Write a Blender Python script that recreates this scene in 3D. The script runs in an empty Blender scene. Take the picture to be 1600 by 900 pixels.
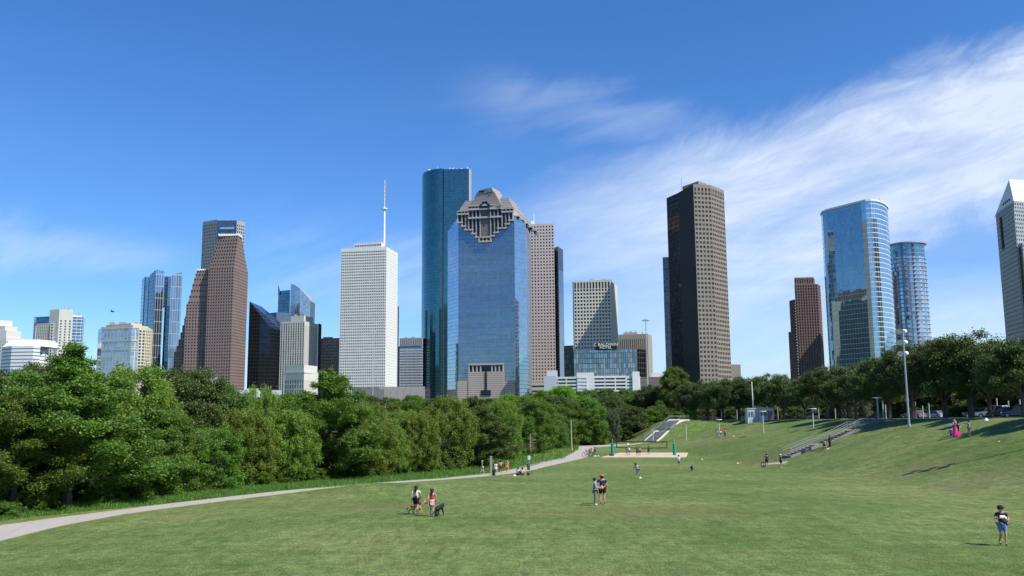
import bpy, bmesh, math, random
import numpy as np
from mathutils import Vector, Matrix
R = math.radians
SC = bpy.context.scene
COL = SC.collection
RND = random.Random(7)

# ------------------------------------------------------------------ camera
H = 6.2
F = 1380.0
PITCH = R(7.84)
ROLL = R(-0.46)
CM = (Matrix.Rotation(math.pi/2 + PITCH, 3, 'X') @ Matrix.Rotation(ROLL, 3, 'Z'))
cam = bpy.data.cameras.new('camera')
camo = bpy.data.objects.new('camera', cam)
COL.objects.link(camo)
camo.location = (0, 0, H)
camo.rotation_euler = CM.to_euler()
cam.sensor_width = 36
cam.lens = F/1600*36
cam.clip_start = 0.3
cam.clip_end = 20000
SC.camera = camo

def ray(px, py):
    return CM @ Vector(((px-800)/F, (450-py)/F, -1))
def P(px, py, d):
    w = ray(px, py); t = d/w.y
    return Vector((w.x*t, d, H + w.z*t))
def proj(p):
    v = CM.transposed() @ (Vector(p)-Vector((0, 0, H)))
    return 800 + F*v.x/-v.z, 450 - F*v.y/-v.z

# ------------------------------------------------------------------ terrain
def sstep(t):
    t = max(0.0, min(1.0, t)); return t*t*(3-2*t)
def interp(x, xs, ys):
    if x <= xs[0]: return ys[0]
    for i in range(1, len(xs)):
        if x <= xs[i]:
            t = (x-xs[i-1])/(xs[i]-xs[i-1]); return ys[i-1]+(ys[i]-ys[i-1])*t
    return ys[-1]
def plateau(Y): return 6.2 - .01377*max(70, min(Y, 250))
def T(X, Y):
    zb = interp(Y, [-40, 0, 30, 55, 85, 115, 156, 230, 330, 700], [4.4, 4.2, 0.1, 0.0, -0.75, -1.6, -2.15, -2.3, 0, 3])
    if 0 < Y < 30: zb = 0.1 + 4.1*(1-sstep(Y/28))
    # low crest of the lawn that hides a stretch of the path
    zb += 0.86*math.exp(-((Y-73+0.12*(X+9))/4.5)**2)*math.exp(-((X+10.0)/4.9)**4)
    # gentle mowing undulation
    zb += 0.06*math.sin(X*.11+Y*.07)*math.sin(Y*.05-1)*min(1, max(0, (Y-20)/20))
    xf = interp(Y, [0, 60, 120, 185, 230], [34, 34, 33.5, 33, 30])
    xc = interp(Y, [0, 97, 134, 177, 214, 235], [56, 56, 57, 64, 61, 52])
    t = (X-xf)/(xc-xf)
    s = 0.35*sstep(t) + 0.65*max(0, min(1, t))
    s2 = sstep((Y-207)/24.0)*sstep((X-27)/14.0)
    s = max(s, s2)
    if s > 0:
        zb = zb + (plateau(Y)-zb)*s
    return zb
def G(px, py):
    w = ray(px, py)
    Y = 8.0; last = Y
    while Y < 420:
        t = Y/w.y
        if H + w.z*t < T(w.x*t, Y):
            lo, hi = last, Y
            for _ in range(20):
                m = (lo+hi)/2; t = m/w.y
                if H+w.z*t < T(w.x*t, m): hi = m
                else: lo = m
            t = hi/w.y
            return Vector((w.x*t, hi, T(w.x*t, hi)))
        last = Y; Y += 0.5
    return P(px, py, 420)
def onG(px, d, py=660):
    p = P(px, py, d); return Vector((p.x, d, T(p.x, d)))

# ------------------------------------------------------------------ mesh helper
class MB:
    def __init__(s): s.v = []; s.f = []; s.m = []; s.uv = []
    def face(s, pts, m=0, uv=None):
        i = len(s.v); s.v += [tuple(p) for p in pts]; s.f.append(tuple(range(i, i+len(pts)))); s.m.append(m)
        s.uv += uv if uv else [(0, 0)]*len(pts)
    def hexa(s, c, m=0):
        # c: 8 corners: bottom 4 ccw, top 4 ccw
        for q in ((3, 2, 1, 0), (4, 5, 6, 7), (0, 1, 5, 4), (1, 2, 6, 5), (2, 3, 7, 6), (3, 0, 4, 7)):
            pts = [Vector(c[k]) for k in q]
            a = (pts[1]-pts[0]).length; b = (pts[2]-pts[1]).length
            z0 = pts[0].z
            s.face(pts, m, [(0, z0), (a, z0), (a, z0+b), (0, z0+b)])
    def box(s, x0, x1, y0, y1, z0, z1, m=0):
        s.hexa([(x0, y0, z0), (x1, y0, z0), (x1, y1, z0), (x0, y1, z0), (x0, y0, z1), (x1, y0, z1), (x1, y1, z1), (x0, y1, z1)], m)
    def obox(s, A, e, n, u0, u1, o0, o1, z0, z1, m=0):
        # A origin xy, e unit dir, n outward normal ; offsets along n
        def q(u, o, z): return (A[0]+e[0]*u+n[0]*o, A[1]+e[1]*u+n[1]*o, z)
        s.hexa([q(u0, o1, z0), q(u1, o1, z0), q(u1, o0, z0), q(u0, o0, z0), q(u0, o1, z1), q(u1, o1, z1), q(u1, o0, z1), q(u0, o0, z1)], m)
    def tube(s, pts, rads, n=8, m=0, cap=True):
        pts = [Vector(p) for p in pts]
        rings = []
        for i, p in enumerate(pts):
            a = pts[max(0, i-1)]; b = pts[min(len(pts)-1, i+1)]
            d = (b-a).normalized()
            u = d.orthogonal().normalized() if abs(d.z) < .99 else Vector((1, 0, 0))
            u = (u - d*u.dot(d)).normalized(); w = d.cross(u)
            r = rads[i] if hasattr(rads, '__len__') else rads
            rings.append([p+(u*math.cos(2*math.pi*k/n)+w*math.sin(2*math.pi*k/n))*r for k in range(n)])
        i0 = len(s.v)
        for rg in rings: s.v += [tuple(q) for q in rg]
        for i in range(len(pts)-1):
            for k in range(n):
                a = i0+i*n+k; b = i0+i*n+(k+1) % n
                s.f.append((a, b, b+n, a+n)); s.m.append(m); s.uv += [(0, 0)]*4
        if cap:
            s.f.append(tuple(i0+k for k in range(n))[::-1]); s.m.append(m); s.uv += [(0, 0)]*n
            s.f.append(tuple(i0+(len(pts)-1)*n+k for k in range(n))); s.m.append(m); s.uv += [(0, 0)]*n
    def sphere(s, c, r, m=0, nu=10, nv=6, sz=1, sy=1):
        c = Vector(c)
        for j in range(nv):
            for i in range(nu):
                q = []
                for (a, b) in ((i, j), (i+1, j), (i+1, j+1), (i, j+1)):
                    th = 2*math.pi*a/nu; ph = -math.pi/2+math.pi*b/nv
                    q.append(c+Vector((math.cos(th)*math.cos(ph)*r, math.sin(th)*math.cos(ph)*r*sy, math.sin(ph)*r*sz)))
                if j == 0: q = [q[0], q[2], q[3]]
                elif j == nv-1: q = [q[0], q[1], q[2]]
                s.face(q, m)
    def prism(s, poly, z0, z1, m=0, mt=None):
        n = len(poly)
        for i in range(n):
            a, b = poly[i], poly[(i+1) % n]
            L = math.hypot(b[0]-a[0], b[1]-a[1])
            s.face([(a[0], a[1], z0), (b[0], b[1], z0), (b[0], b[1], z1), (a[0], a[1], z1)], m, [(0, z0), (L, z0), (L, z1), (0, z1)])
        s.face([(p[0], p[1], z1) for p in poly], m if mt is None else mt)
        s.face([(p[0], p[1], z0) for p in poly][::-1], m if mt is None else mt)
    def mesh(s, name, mats, org=(0, 0, 0), smooth=False):
        me = bpy.data.meshes.new(name)
        ox, oy, oz = org
        me.from_pydata([(a-ox, b-oy, c-oz) for a, b, c in s.v], [], s.f)
        if not isinstance(mats, (list, tuple)): mats = [mats]
        for x in mats: me.materials.append(x)
        me.polygons.foreach_set('material_index', s.m)
        uvl = me.uv_layers.new(name='UVMap')
        uvl.data.foreach_set('uv', [c for u in s.uv for c in u])
        if smooth:
            me.polygons.foreach_set('use_smooth', [True]*len(s.f))
            try: me.set_sharp_from_angle(angle=R(40))
            except Exception: pass
        me.update()
        return me
    def build(s, name, mats, parent=None, org=None, smooth=False, loc=None):
        """verts in world coords when org is the parent's location, in local coords when org is None"""
        me = s.mesh(name, mats, org or (0, 0, 0), smooth)
        o = bpy.data.objects.new(name, me); COL.objects.link(o)
        if parent is not None: o.parent = parent
        elif org is not None: o.location = org
        if loc is not None: o.location = loc
        return o

def tag(o, label=None, cat=None, group=None, kind=None):
    if label: o['label'] = label
    if cat: o['category'] = cat
    if group: o['group'] = group
    if kind: o['kind'] = kind
    return o
def thing(name, label, cat, loc=(0, 0, 0), rz=0, group=None, scale=1.0):
    o = bpy.data.objects.new(name, None); COL.objects.link(o)
    o.location = loc; o.rotation_euler = (0, 0, rz); o.scale = (scale,)*3 if not hasattr(scale, '__len__') else scale
    o.empty_display_size = .3
    return tag(o, label, cat, group)
def child(name, me, parent, loc=(0, 0, 0), rz=0):
    o = bpy.data.objects.new(name, me); COL.objects.link(o); o.parent = parent; o.location = loc
    o.rotation_euler = (0, 0, rz); return o

# ------------------------------------------------------------------ materials
class NT:
    def __init__(s, name):
        s.mat = bpy.data.materials.new(name); s.mat.use_nodes = True
        s.t = s.mat.node_tree; s.n = s.t.nodes; s.l = s.t.links
        s.b = s.n['Principled BSDF']; s.out = s.n['Material Output']
    def node(s, typ, **k):
        x = s.n.new(typ)
        for a, b in k.items(): setattr(x, a, b)
        return x
    def link(s, a, b): s.l.new(a, b)
    def val(s, sock, v):
        if hasattr(v, 'is_linked') or hasattr(v, 'links'): s.link(v, sock)
        else: sock.default_value = v
    def math(s, op, a, b=0.0, c=None, clamp=False):
        x = s.node('ShaderNodeMath', operation=op, use_clamp=clamp)
        s.val(x.inputs[0], a); s.val(x.inputs[1], b)
        if c is not None: s.val(x.inputs[2], c)
        return x.outputs[0]
    def mix(s, f, a, b, mode='MIX'):
        x = s.node('ShaderNodeMix', data_type='RGBA', blend_type=mode)
        s.val(x.inputs[0], f)
        for i, v in ((6, a), (7, b)):
            if isinstance(v, tuple): v = v if len(v) == 4 else v+(1,)
            s.val(x.inputs[i], v)
        return x.outputs[2]
    def noise(s, vec, scale, detail=4, rough=.55, dist=0.0):
        x = s.node('ShaderNodeTexNoise'); x.inputs['Scale'].default_value = scale
        x.inputs['Detail'].default_value = detail; x.inputs['Roughness'].default_value = rough
        x.inputs['Distortion'].default_value = dist
        if vec is not None: s.link(vec, x.inputs['Vector'])
        return x.outputs['Fac']
    def ramp(s, f, stops):
        x = s.node('ShaderNodeValToRGB'); e = x.color_ramp.elements
        while len(e) < len(stops): e.new(.5)
        for i, (p, c) in enumerate(stops):
            e[i].position = p; e[i].color = c if len(c) == 4 else tuple(c)+(1,)
        s.link(f, x.inputs[0]); return x.outputs[0]
    def mapping(s, vec, scale=(1, 1, 1), rot=(0, 0, 0)):
        x = s.node('ShaderNodeMapping'); x.inputs['Scale'].default_value = scale; x.inputs['Rotation'].default_value = rot
        s.link(vec, x.inputs['Vector']); return x.outputs[0]

def plain(name, col, rough=.7, metal=0.0, var=.12, scale=.5, spec=.3):
    n = NT(name)
    geo = n.node('ShaderNodeTexCoord').outputs['Object']
    f = n.noise(geo, scale, 5, .6)
    c2 = tuple(max(0, c*(1-var*2)) for c in col); c3 = tuple(min(1, c*(1+var)) for c in col)
    n.link(n.mix(f, c2, c3), n.b.inputs['Base Color'])
    n.b.inputs['Roughness'].default_value = rough; n.b.inputs['Metallic'].default_value = metal
    n.b.inputs['Specular IOR Level'].default_value = spec
    return n.mat

def lines(n, coord, pitch, width, offs=0.0):
    """1 on thin lines every pitch metres, 0 elsewhere"""
    x = n.math('ADD', coord, offs+1000*pitch)
    x = n.math('MODULO', x, pitch)
    return n.math('LESS_THAN', x, width)

def curtain(name, tint, pu=3.0, pv=3.9, wu=.25, wv=.5, lcol=(.25, .3, .33), var=.25, rough=.05, lmix=1.0, dark=None, metal=.92, wob=.015, band=0.0):
    """reflective curtain wall: coated panes, mullions and spandrels laid out in metres along the facade"""
    n = NT(name)
    uv = n.node('ShaderNodeUVMap'); sp = n.node('ShaderNodeSeparateXYZ'); n.link(uv.outputs[0], sp.inputs[0])
    u, v = sp.outputs[0], sp.outputs[1]
    lu = lines(n, u, pu, wu); lv = lines(n, v, pv, wv)
    m = n.math('MULTIPLY', n.math('MAXIMUM', lu, lv), lmix)
    cu = n.math('FLOOR', n.math('DIVIDE', u, pu)); cv = n.math('FLOOR', n.math('DIVIDE', v, pv))
    cb = n.node('ShaderNodeCombineXYZ'); n.link(cu, cb.inputs[0]); n.link(cv, cb.inputs[1])
    wn = n.node('ShaderNodeTexWhiteNoise', noise_dimensions='2D'); n.link(cb.outputs[0], wn.inputs[0])
    k = n.math('MULTIPLY_ADD', wn.outputs[0], var, 1-var/2)
    if band:
        cb2 = n.node('ShaderNodeCombineXYZ'); n.link(n.math('MULTIPLY', u, .012), cb2.inputs[0]); n.link(n.math('MULTIPLY', v, .16), cb2.inputs[1])
        k = n.math('MULTIPLY', k, n.math('MULTIPLY_ADD', n.noise(cb2.outputs[0], 1.0, 3, .7), band*2, 1-band))
    hsv = n.node('ShaderNodeHueSaturation'); hsv.inputs['Color'].default_value = tint+(1,); n.link(k, hsv.inputs['Value'])
    c = n.mix(m, hsv.outputs[0], lcol)
    n.link(c, n.b.inputs['Base Color'])
    n.link(n.math('MULTIPLY_ADD', m, -metal, metal), n.b.inputs['Metallic'])
    n.link(n.math('MULTIPLY_ADD', m, .5, rough), n.b.inputs['Roughness'])
    if wob:
        cc = n.node('ShaderNodeVectorMath', operation='ADD')
        geo = n.node('ShaderNodeNewGeometry')
        no = n.node('ShaderNodeTexNoise'); no.inputs['Scale'].default_value = .07; no.inputs['Detail'].default_value = 2
        n.link(geo.outputs['Position'], no.inputs['Vector'])
        wc = n.node('ShaderNodeTexWhiteNoise', noise_dimensions='2D'); n.link(cb.outputs[0], wc.inputs[0])
        a = n.node('ShaderNodeMix', data_type='VECTOR'); a.inputs[0].default_value = .5
        n.link(no.outputs['Color'], a.inputs[4]); n.link(wc.outputs['Color'], a.inputs[5])
        s1 = n.node('ShaderNodeVectorMath', operation='SUBTRACT'); n.link(a.outputs[1], s1.inputs[0]); s1.inputs[1].default_value = (.5, .5, .5)
        s2 = n.node('ShaderNodeVectorMath', operation='SCALE'); n.link(s1.outputs[0], s2.inputs[0]); s2.inputs['Scale'].default_value = wob
        n.link(geo.outputs['Normal'], cc.inputs[0]); n.link(s2.outputs[0], cc.inputs[1])
        nn = n.node('ShaderNodeVectorMath', operation='NORMALIZE'); n.link(cc.outputs[0], nn.inputs[0])
        n.link(nn.outputs[0], n.b.inputs['Normal'])
    return n.mat

def masonry(name, col, pu=0, pv=0, w=.15, lcol=None, rough=.85, var=.08):
    n = NT(name)
    uv = n.node('ShaderNodeUVMap'); sp = n.node('ShaderNodeSeparateXYZ'); n.link(uv.outputs[0], sp.inputs[0])
    geo = n.node('ShaderNodeNewGeometry').outputs['Position']
    f = n.noise(geo, .06, 6, .65)
    c2 = tuple(c*(1-var*2) for c in col); c3 = tuple(min(1, c*(1+var)) for c in col)
    c = n.mix(f, c2, c3)
    # faint vertical weather streaks
    st = n.noise(n.mapping(geo, (.6, .6, .02)), 1.0, 4, .6)
    c = n.mix(n.math('MULTIPLY', st, .22), c, tuple(x*.55 for x in col))
    if pu or pv:
        m = None
        if pv: m = lines(n, sp.outputs[1], pv, w)
        if pu:
            l = lines(n, sp.outputs[0], pu, w); m = l if m is None else n.math('MAXIMUM', m, l)
        c = n.mix(m, c, lcol or tuple(x*.4 for x in col))
    n.link(c, n.b.inputs['Base Color']); n.b.inputs['Roughness'].default_value = rough
    n.b.inputs['Specular IOR Level'].default_value = .25
    return n.mat

def winglass(name, col=(.02, .03, .04), hi=(.19, .21, .22), rough=.08):
    n = NT(name)
    geo = n.node('ShaderNodeNewGeometry')
    d = n.node('ShaderNodeVectorMath', operation='SCALE'); n.link(geo.outputs['Position'], d.inputs[0]); d.inputs['Scale'].default_value = 1/3.1
    fl = n.node('ShaderNodeVectorMath', operation='FLOOR'); n.link(d.outputs[0], fl.inputs[0])
    wn = n.node('ShaderNodeTexWhiteNoise', noise_dimensions='3D'); n.link(fl.outputs[0], wn.inputs[0])
    k = n.math('POWER', wn.outputs[0], 3.0)
    n.link(n.mix(k, col, hi), n.b.inputs['Base Color'])
    n.b.inputs['Roughness'].default_value = rough; n.b.inputs['Specular IOR Level'].default_value = .6
    return n.mat

# ------------------------------------------------------------------ building helper
ZB = 1.0
ALLB = []
class Bld:
    def __init__(s, name, label, cat, mats, glass, group=None):
        s.name, s.label, s.cat, s.mats, s.glass, s.group = name, label, cat, mats, glass, group
        s.mb = MB(); s.roof = MB(); s.wins = []; s.root = None; s.extra = []
    def block(s, pts, py, specs=None, k=None, z0=None, depth=35, ztop=None, roofm=0, cap=True, fh=None, ref=None):
        """pts: (px, d) from left to right of the visible faces; py: pixel row of the top at point k"""
        if k is None: k = min(range(len(pts)), key=lambda i: pts[i][1])
        zt = P(pts[k][0], py, pts[k][1]).z if ztop is None else ztop
        q = []
        for px, d in pts:
            p = P(px, ref if ref is not None else py, d); q.append((p.x, p.y))
        z0 = ZB if z0 is None else z0
        specs = specs or [None]*(len(pts)-1)
        if s.root is None:
            c = q[k]; s.org = Vector((c[0], c[1], ZB))
            s.root = thing(s.name, s.label, s.cat, s.org, 0, s.group)
        u = 0
        for i in range(len(q)-1):
            u = s.facade(q[i], q[i+1], z0, zt, specs[i], u, pts[i][1])
        # unseen sides
        def back(p, left):
            D_ = max(depth, max(t[1] for t in q)-p[1]+depth*.6)
            return (p[0]*(1+D_/p[1]), p[1]+D_)
        b1 = back(q[-1], False); b0 = back(q[0], True)
        for a, b in ((q[-1], b1), (b1, b0), (b0, q[0])):
            L = math.hypot(b[0]-a[0], b[1]-a[1])
            s.mb.face([(a[0], a[1], z0), (b[0], b[1], z0), (b[0], b[1], zt), (a[0], a[1], zt)], 0, [(0, z0), (L, z0), (L, zt), (0, zt)])
        if cap:
            s.roof.face([(a, b, zt) for a, b in q+[b1, b0]], 0)
        return zt, q
    def facade(s, A, B, z0, z1, spec, u0=0, d=1000):
        L = math.hypot(B[0]-A[0], B[1]-A[1])
        e = ((B[0]-A[0])/L, (B[1]-A[1])/L); n = (e[1], -e[0])
        def pt(u, z, o=0): return (A[0]+e[0]*u+n[0]*o, A[1]+e[1]*u+n[1]*o, z)
        def quad(ua, ub, za, zb_, m=0, o=0):
            s.mb.face([pt(ua, za, o), pt(ub, za, o), pt(ub, zb_, o), pt(ua, zb_, o)], m, [(u0+ua, za), (u0+ub, za), (u0+ub, zb_), (u0+ua, zb_)])
        if spec is None or spec[0] == 'mat':
            quad(0, L, z0, z1, 0 if spec is None else spec[1]); return u0+L
        # grid: ('grid', cw, ch, fx, fy, rec, zt_margin, mat)
        _, cw, ch, fx, fy, rec = spec[:6]
        mt = spec[6] if len(spec) > 6 else .6
        mi = spec[7] if len(spec) > 7 else 0
        cw *= d/F; ch *= d/F
        nc = max(1, round(L/cw)); cw = L/nc
        zz = z1-mt
        nr = max(1, int((zz-z0)/ch))
        ww = cw*fx; wh = ch*fy; ml = (cw-ww)/2
        # piers
        quad(0, ml, z0, z1, mi)
        for c in range(nc-1): quad(c*cw+ml+ww, (c+1)*cw+ml, z0, z1, mi)
        quad(L-ml, L, z0, z1, mi)
        for c in range(nc):
            ua = c*cw+ml; ub = ua+ww
            top = z1
            for r in range(nr):
                wt = zz - r*ch - (ch-wh)*.4; wb = wt-wh
                quad(ua, ub, wt, top, mi)
                # reveals
                s.mb.face([pt(ua, wt), pt(ub, wt), pt(ub, wt, -rec), pt(ua, wt, -rec)][::-1], mi)
                s.mb.face([pt(ua, wb), pt(ub, wb), pt(ub, wb, -rec), pt(ua, wb, -rec)], mi)
                s.mb.face([pt(ua, wb), pt(ua, wt), pt(ua, wt, -rec), pt(ua, wb, -rec)], mi)
                s.mb.face([pt(ub, wb), pt(ub, wt), pt(ub, wt, -rec), pt(ub, wb, -rec)][::-1], mi)
                s.wins.append(((ua+ub)/2, (wb+wt)/2, ww, wh, A, e, n, rec))
                top = wb
            quad(ua, ub, z0, top, mi)
        return u0+L
    def finish(s, indiv=100):
        ALLB.append(s)
        s.mb.build('wall', s.mats, s.root, s.org)
        if s.roof.f: s.roof.build('roof', M['roof'], s.root, s.org)
        if s.wins:
            sc = []
            for w in s.wins:
                uc, zc, ww, wh, A, e, n, rec = w
                c = (A[0]+e[0]*uc-n[0]*rec, A[1]+e[1]*uc-n[1]*rec, zc)
                a = proj((c[0]-e[0]*ww/2, c[1]-e[1]*ww/2, zc)); b = proj((c[0]+e[0]*ww/2, c[1]+e[1]*ww/2, zc))
                t = proj((c[0], c[1], zc+wh/2)); bo = proj((c[0], c[1], zc-wh/2))
                area = abs(b[0]-a[0])*abs(bo[1]-t[1])
                vis = 0 <= a[0] and b[0] <= 1600 and bo[1] < 590
                sc.append((not vis, -round(area, 1), -zc, w, c))
            sc.sort(key=lambda x: x[:3])
            cache = {}
            rest = MB()
            for i, (_, _, _, w, c) in enumerate(sc):
                uc, zc, ww, wh, A, e, n, rec = w
                if i < indiv:
                    key = (round(ww, 3), round(wh, 3), round(math.atan2(e[1], e[0]), 4))
                    if key not in cache:
                        m = MB(); x, z = ww/2+.01, wh/2+.01
                        m.face([(-x*e[0], -x*e[1], -z), (x*e[0], x*e[1], -z), (x*e[0], x*e[1], z), (-x*e[0], -x*e[1], z)], 0)
                        cache[key] = m.mesh('window', s.glass)
                    child('window', cache[key], s.root, Vector(c)-s.org)
                else:
                    x, z = ww/2+.01, wh/2+.01
                    rest.face([(c[0]-x*e[0], c[1]-x*e[1], zc-z), (c[0]+x*e[0], c[1]+x*e[1], zc-z), (c[0]+x*e[0], c[1]+x*e[1], zc+z), (c[0]-x*e[0], c[1]-x*e[1], zc+z)], 0)
            if rest.f:
                o = rest.build('window', s.glass, s.root, s.org); o['kind'] = 'stuff'
        return s.root
# ------------------------------------------------------------------ world
SUN_AZ = 125.0   # degrees from +Y towards +X
SUN_EL = 50.0
w = bpy.data.worlds.new('World'); SC.world = w; w.use_nodes = True
def build_world():
    t = w.node_tree; N = t.nodes; L = t.links
    n = NT.__new__(NT); n.t = t; n.n = N; n.l = L
    bg = N['Background']
    sky = N.new('ShaderNodeTexSky'); sky.sky_type = 'NISHITA'; sky.sun_disc = False
    sky.sun_elevation = R(SUN_EL); sky.sun_rotation = R(SUN_AZ)
    sky.altitude = 0; sky.air_density = 1.0; sky.dust_density = 0.25; sky.ozone_density = 2.6
    tc = n.node('ShaderNodeTexCoord').outputs['Generated']
    sp = n.node('ShaderNodeSeparateXYZ'); L.new(tc, sp.inputs[0])
    x, y, z = sp.outputs
    ay = n.math('MAXIMUM', n.math('ABSOLUTE', y), .12)
    u = n.math('DIVIDE', x, ay); v = n.math('DIVIDE', z, ay)
    def ss(a, lo, hi):
        m = n.node('ShaderNodeMapRange', interpolation_type='SMOOTHSTEP')
        n.val(m.inputs[0], a); m.inputs[1].default_value = lo; m.inputs[2].default_value = hi
        m.inputs[3].default_value = 0; m.inputs[4].default_value = 1
        return m.outputs[0]
    # coordinates along / across the streaks of cirrus
    def rot(deg, su, sv, ox=0.0):
        c, s_ = math.cos(R(deg)), math.sin(R(deg))
        a = n.math('ADD', n.math('MULTIPLY', u, c*su), n.math('MULTIPLY', v, s_*su))
        b = n.math('ADD', n.math('MULTIPLY', u, -s_*sv), n.math('MULTIPLY', v, c*sv))
        cb = n.node('ShaderNodeCombineXYZ'); n.link(n.math('ADD', a, ox), cb.inputs[0]); n.link(b, cb.inputs[1]); cb.inputs[2].default_value = ox
        return cb.outputs[0]
    fib = n.noise(rot(17, 2.6, 13, 3.1), 1.0, 8, .6, .5)
    fib2 = n.noise(rot(30, 5, 15, 9.0), 1.0, 7, .66, .6)
    fib3 = n.noise(rot(6, 1.4, 9, 5.3), 1.0, 7, .58, .6)
    big = n.noise(rot(15, .9, 2.6, 1.7), 1.0, 3, .5, .3)
    fine = n.noise(rot(22, 14, 60, 2.0), 1.0, 5, .7, .8)
    # main bank: upper edge rises to the right
    jag = n.math('MULTIPLY_ADD', fib2, .10, -.05)
    s = n.math('ADD', n.math('SUBTRACT', v, n.math('MULTIPLY_ADD', u, .30, .262)), jag)
    up = ss(n.math('MULTIPLY', s, -1), -.012, .062)
    right = ss(u, -.14, .26)
    lowcut = n.math('MULTIPLY', n.math('MULTIPLY', ss(v, .09, .17), ss(n.math('ADD', n.math('SUBTRACT', n.math('MULTIPLY_ADD', u, .28, .085), v), jag), -.02, .05)), ss(u, .33, .47))
    dens = n.math('MULTIPLY', n.math('MULTIPLY', up, right), n.math('MULTIPLY_ADD', lowcut, -.86, 1))
    tex = n.math('MULTIPLY_ADD', ss(fib, .30, .66), .45, .58)
    tex = n.math('MULTIPLY', tex, n.math('MULTIPLY_ADD', ss(fib3, .34, .58), .42, .66))
    dens = n.math('MULTIPLY', dens, tex)
    thick = n.math('MULTIPLY_ADD', ss(u, .05, .6), .34, .78)
    dens = n.math('MULTIPLY', dens, thick)
    dens = n.math('MULTIPLY', dens, n.math('MULTIPLY_ADD', ss(v, .03, .24), .50, .50))
    # thin veil everywhere, more near the horizon
    veil = n.math('MULTIPLY', ss(fib3, .47, .75), n.math('MULTIPLY_ADD', ss(v, .42, .05), .55, .02))
    veil = n.math('MULTIPLY', veil, ss(big, .40, .62))
    # wisps over the centre
    w1 = n.math('MULTIPLY', ss(n.math('ABSOLUTE', n.math('ADD', n.math('SUBTRACT', v, n.math('MULTIPLY_ADD', n.math('POWER', n.math('ADD', u, .1), 2.0), -.45, .365)), jag)), .05, .0), n.math('MULTIPLY', ss(u, -.10, .05), ss(u, .36, .2)))
    w1 = n.math('MULTIPLY', w1, ss(fib3, .3, .65))
    w2 = n.math('MULTIPLY', ss(n.math('ABSOLUTE', n.math('ADD', n.math('SUBTRACT', v, n.math('MULTIPLY_ADD', u, -.12, .126)), jag)), .04, .0), n.math('MULTIPLY', ss(u, -.33, -.42), ss(fib3, .25, .7)))
    w3 = n.math('MULTIPLY', ss(n.math('ABSOLUTE', n.math('ADD', n.math('SUBTRACT', v, n.math('MULTIPLY_ADD', u, -.05, .15)), jag)), .10, .0), n.math('MULTIPLY', n.math('MULTIPLY', ss(u, -.36, -.22), ss(u, .1, -.1)), ss(fib, .3, .7)))
    c = n.math('MAXIMUM', dens, n.math('MULTIPLY', w1, .27))
    c = n.math('MAXIMUM', c, n.math('MULTIPLY', w2, .28))
    c = n.math('MAXIMUM', c, n.math('MULTIPLY', w3, .40))
    c = n.math('ADD', c, veil, clamp=True)
    c = n.math('MULTIPLY', c, n.math('MULTIPLY_ADD', fine, .8, .60))
    c = n.math('MULTIPLY', c, ss(v, -.02, .06), clamp=True)
    hs = N.new('ShaderNodeHueSaturation'); hs.inputs['Saturation'].default_value = 1.20; hs.inputs['Value'].default_value = 1.0
    L.new(sky.outputs[0], hs.inputs['Color'])
    tint = n.mix(1.0, hs.outputs[0], SKY_TINT, 'MULTIPLY')
    hor = n.mix(n.math('MULTIPLY', ss(v, .40, 0.0), 1.0), tint, n.mix(1.0, tint, HOR_TINT, 'MULTIPLY'))
    col = n.mix(n.math('MULTIPLY', c, .80), hor, CLOUD)
    L.new(col, bg.inputs[0]); bg.inputs[1].default_value = SKY_STR
SKY_STR = .10
SKY_TINT = (.70, .95, 1.27)
HOR_TINT = (.95, .95, 1.03)
CLOUD = (6.8, 7.5, 8.5)
build_world()
sun = bpy.data.lights.new('sun', 'SUN'); sun.energy = 4.8; sun.angle = R(.53); sun.color = (1, .955, .88)
suno = bpy.data.objects.new('sun', sun); COL.objects.link(suno)
sd = Vector((math.sin(R(SUN_AZ))*math.cos(R(SUN_EL)), math.cos(R(SUN_AZ))*math.cos(R(SUN_EL)), math.sin(R(SUN_EL))))
suno.rotation_euler = sd.to_track_quat('Z', 'Y').to_euler(); suno.location = sd*300
vs = SC.view_settings
SC.display_settings.display_device = 'sRGB'
vs.view_transform = 'Standard'; vs.look = 'None'; vs.exposure = 0.38; vs.gamma = 1; vs.use_curve_mapping = False
SC.render.film_transparent = False
cy = SC.cycles
cy.max_bounces = 6; cy.transparent_max_bounces = 4; cy.diffuse_bounces = 2; cy.glossy_bounces = 3; cy.transmission_bounces = 3
cy.use_adaptive_sampling = True; cy.adaptive_threshold = 0.02; cy.use_denoising = True

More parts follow.
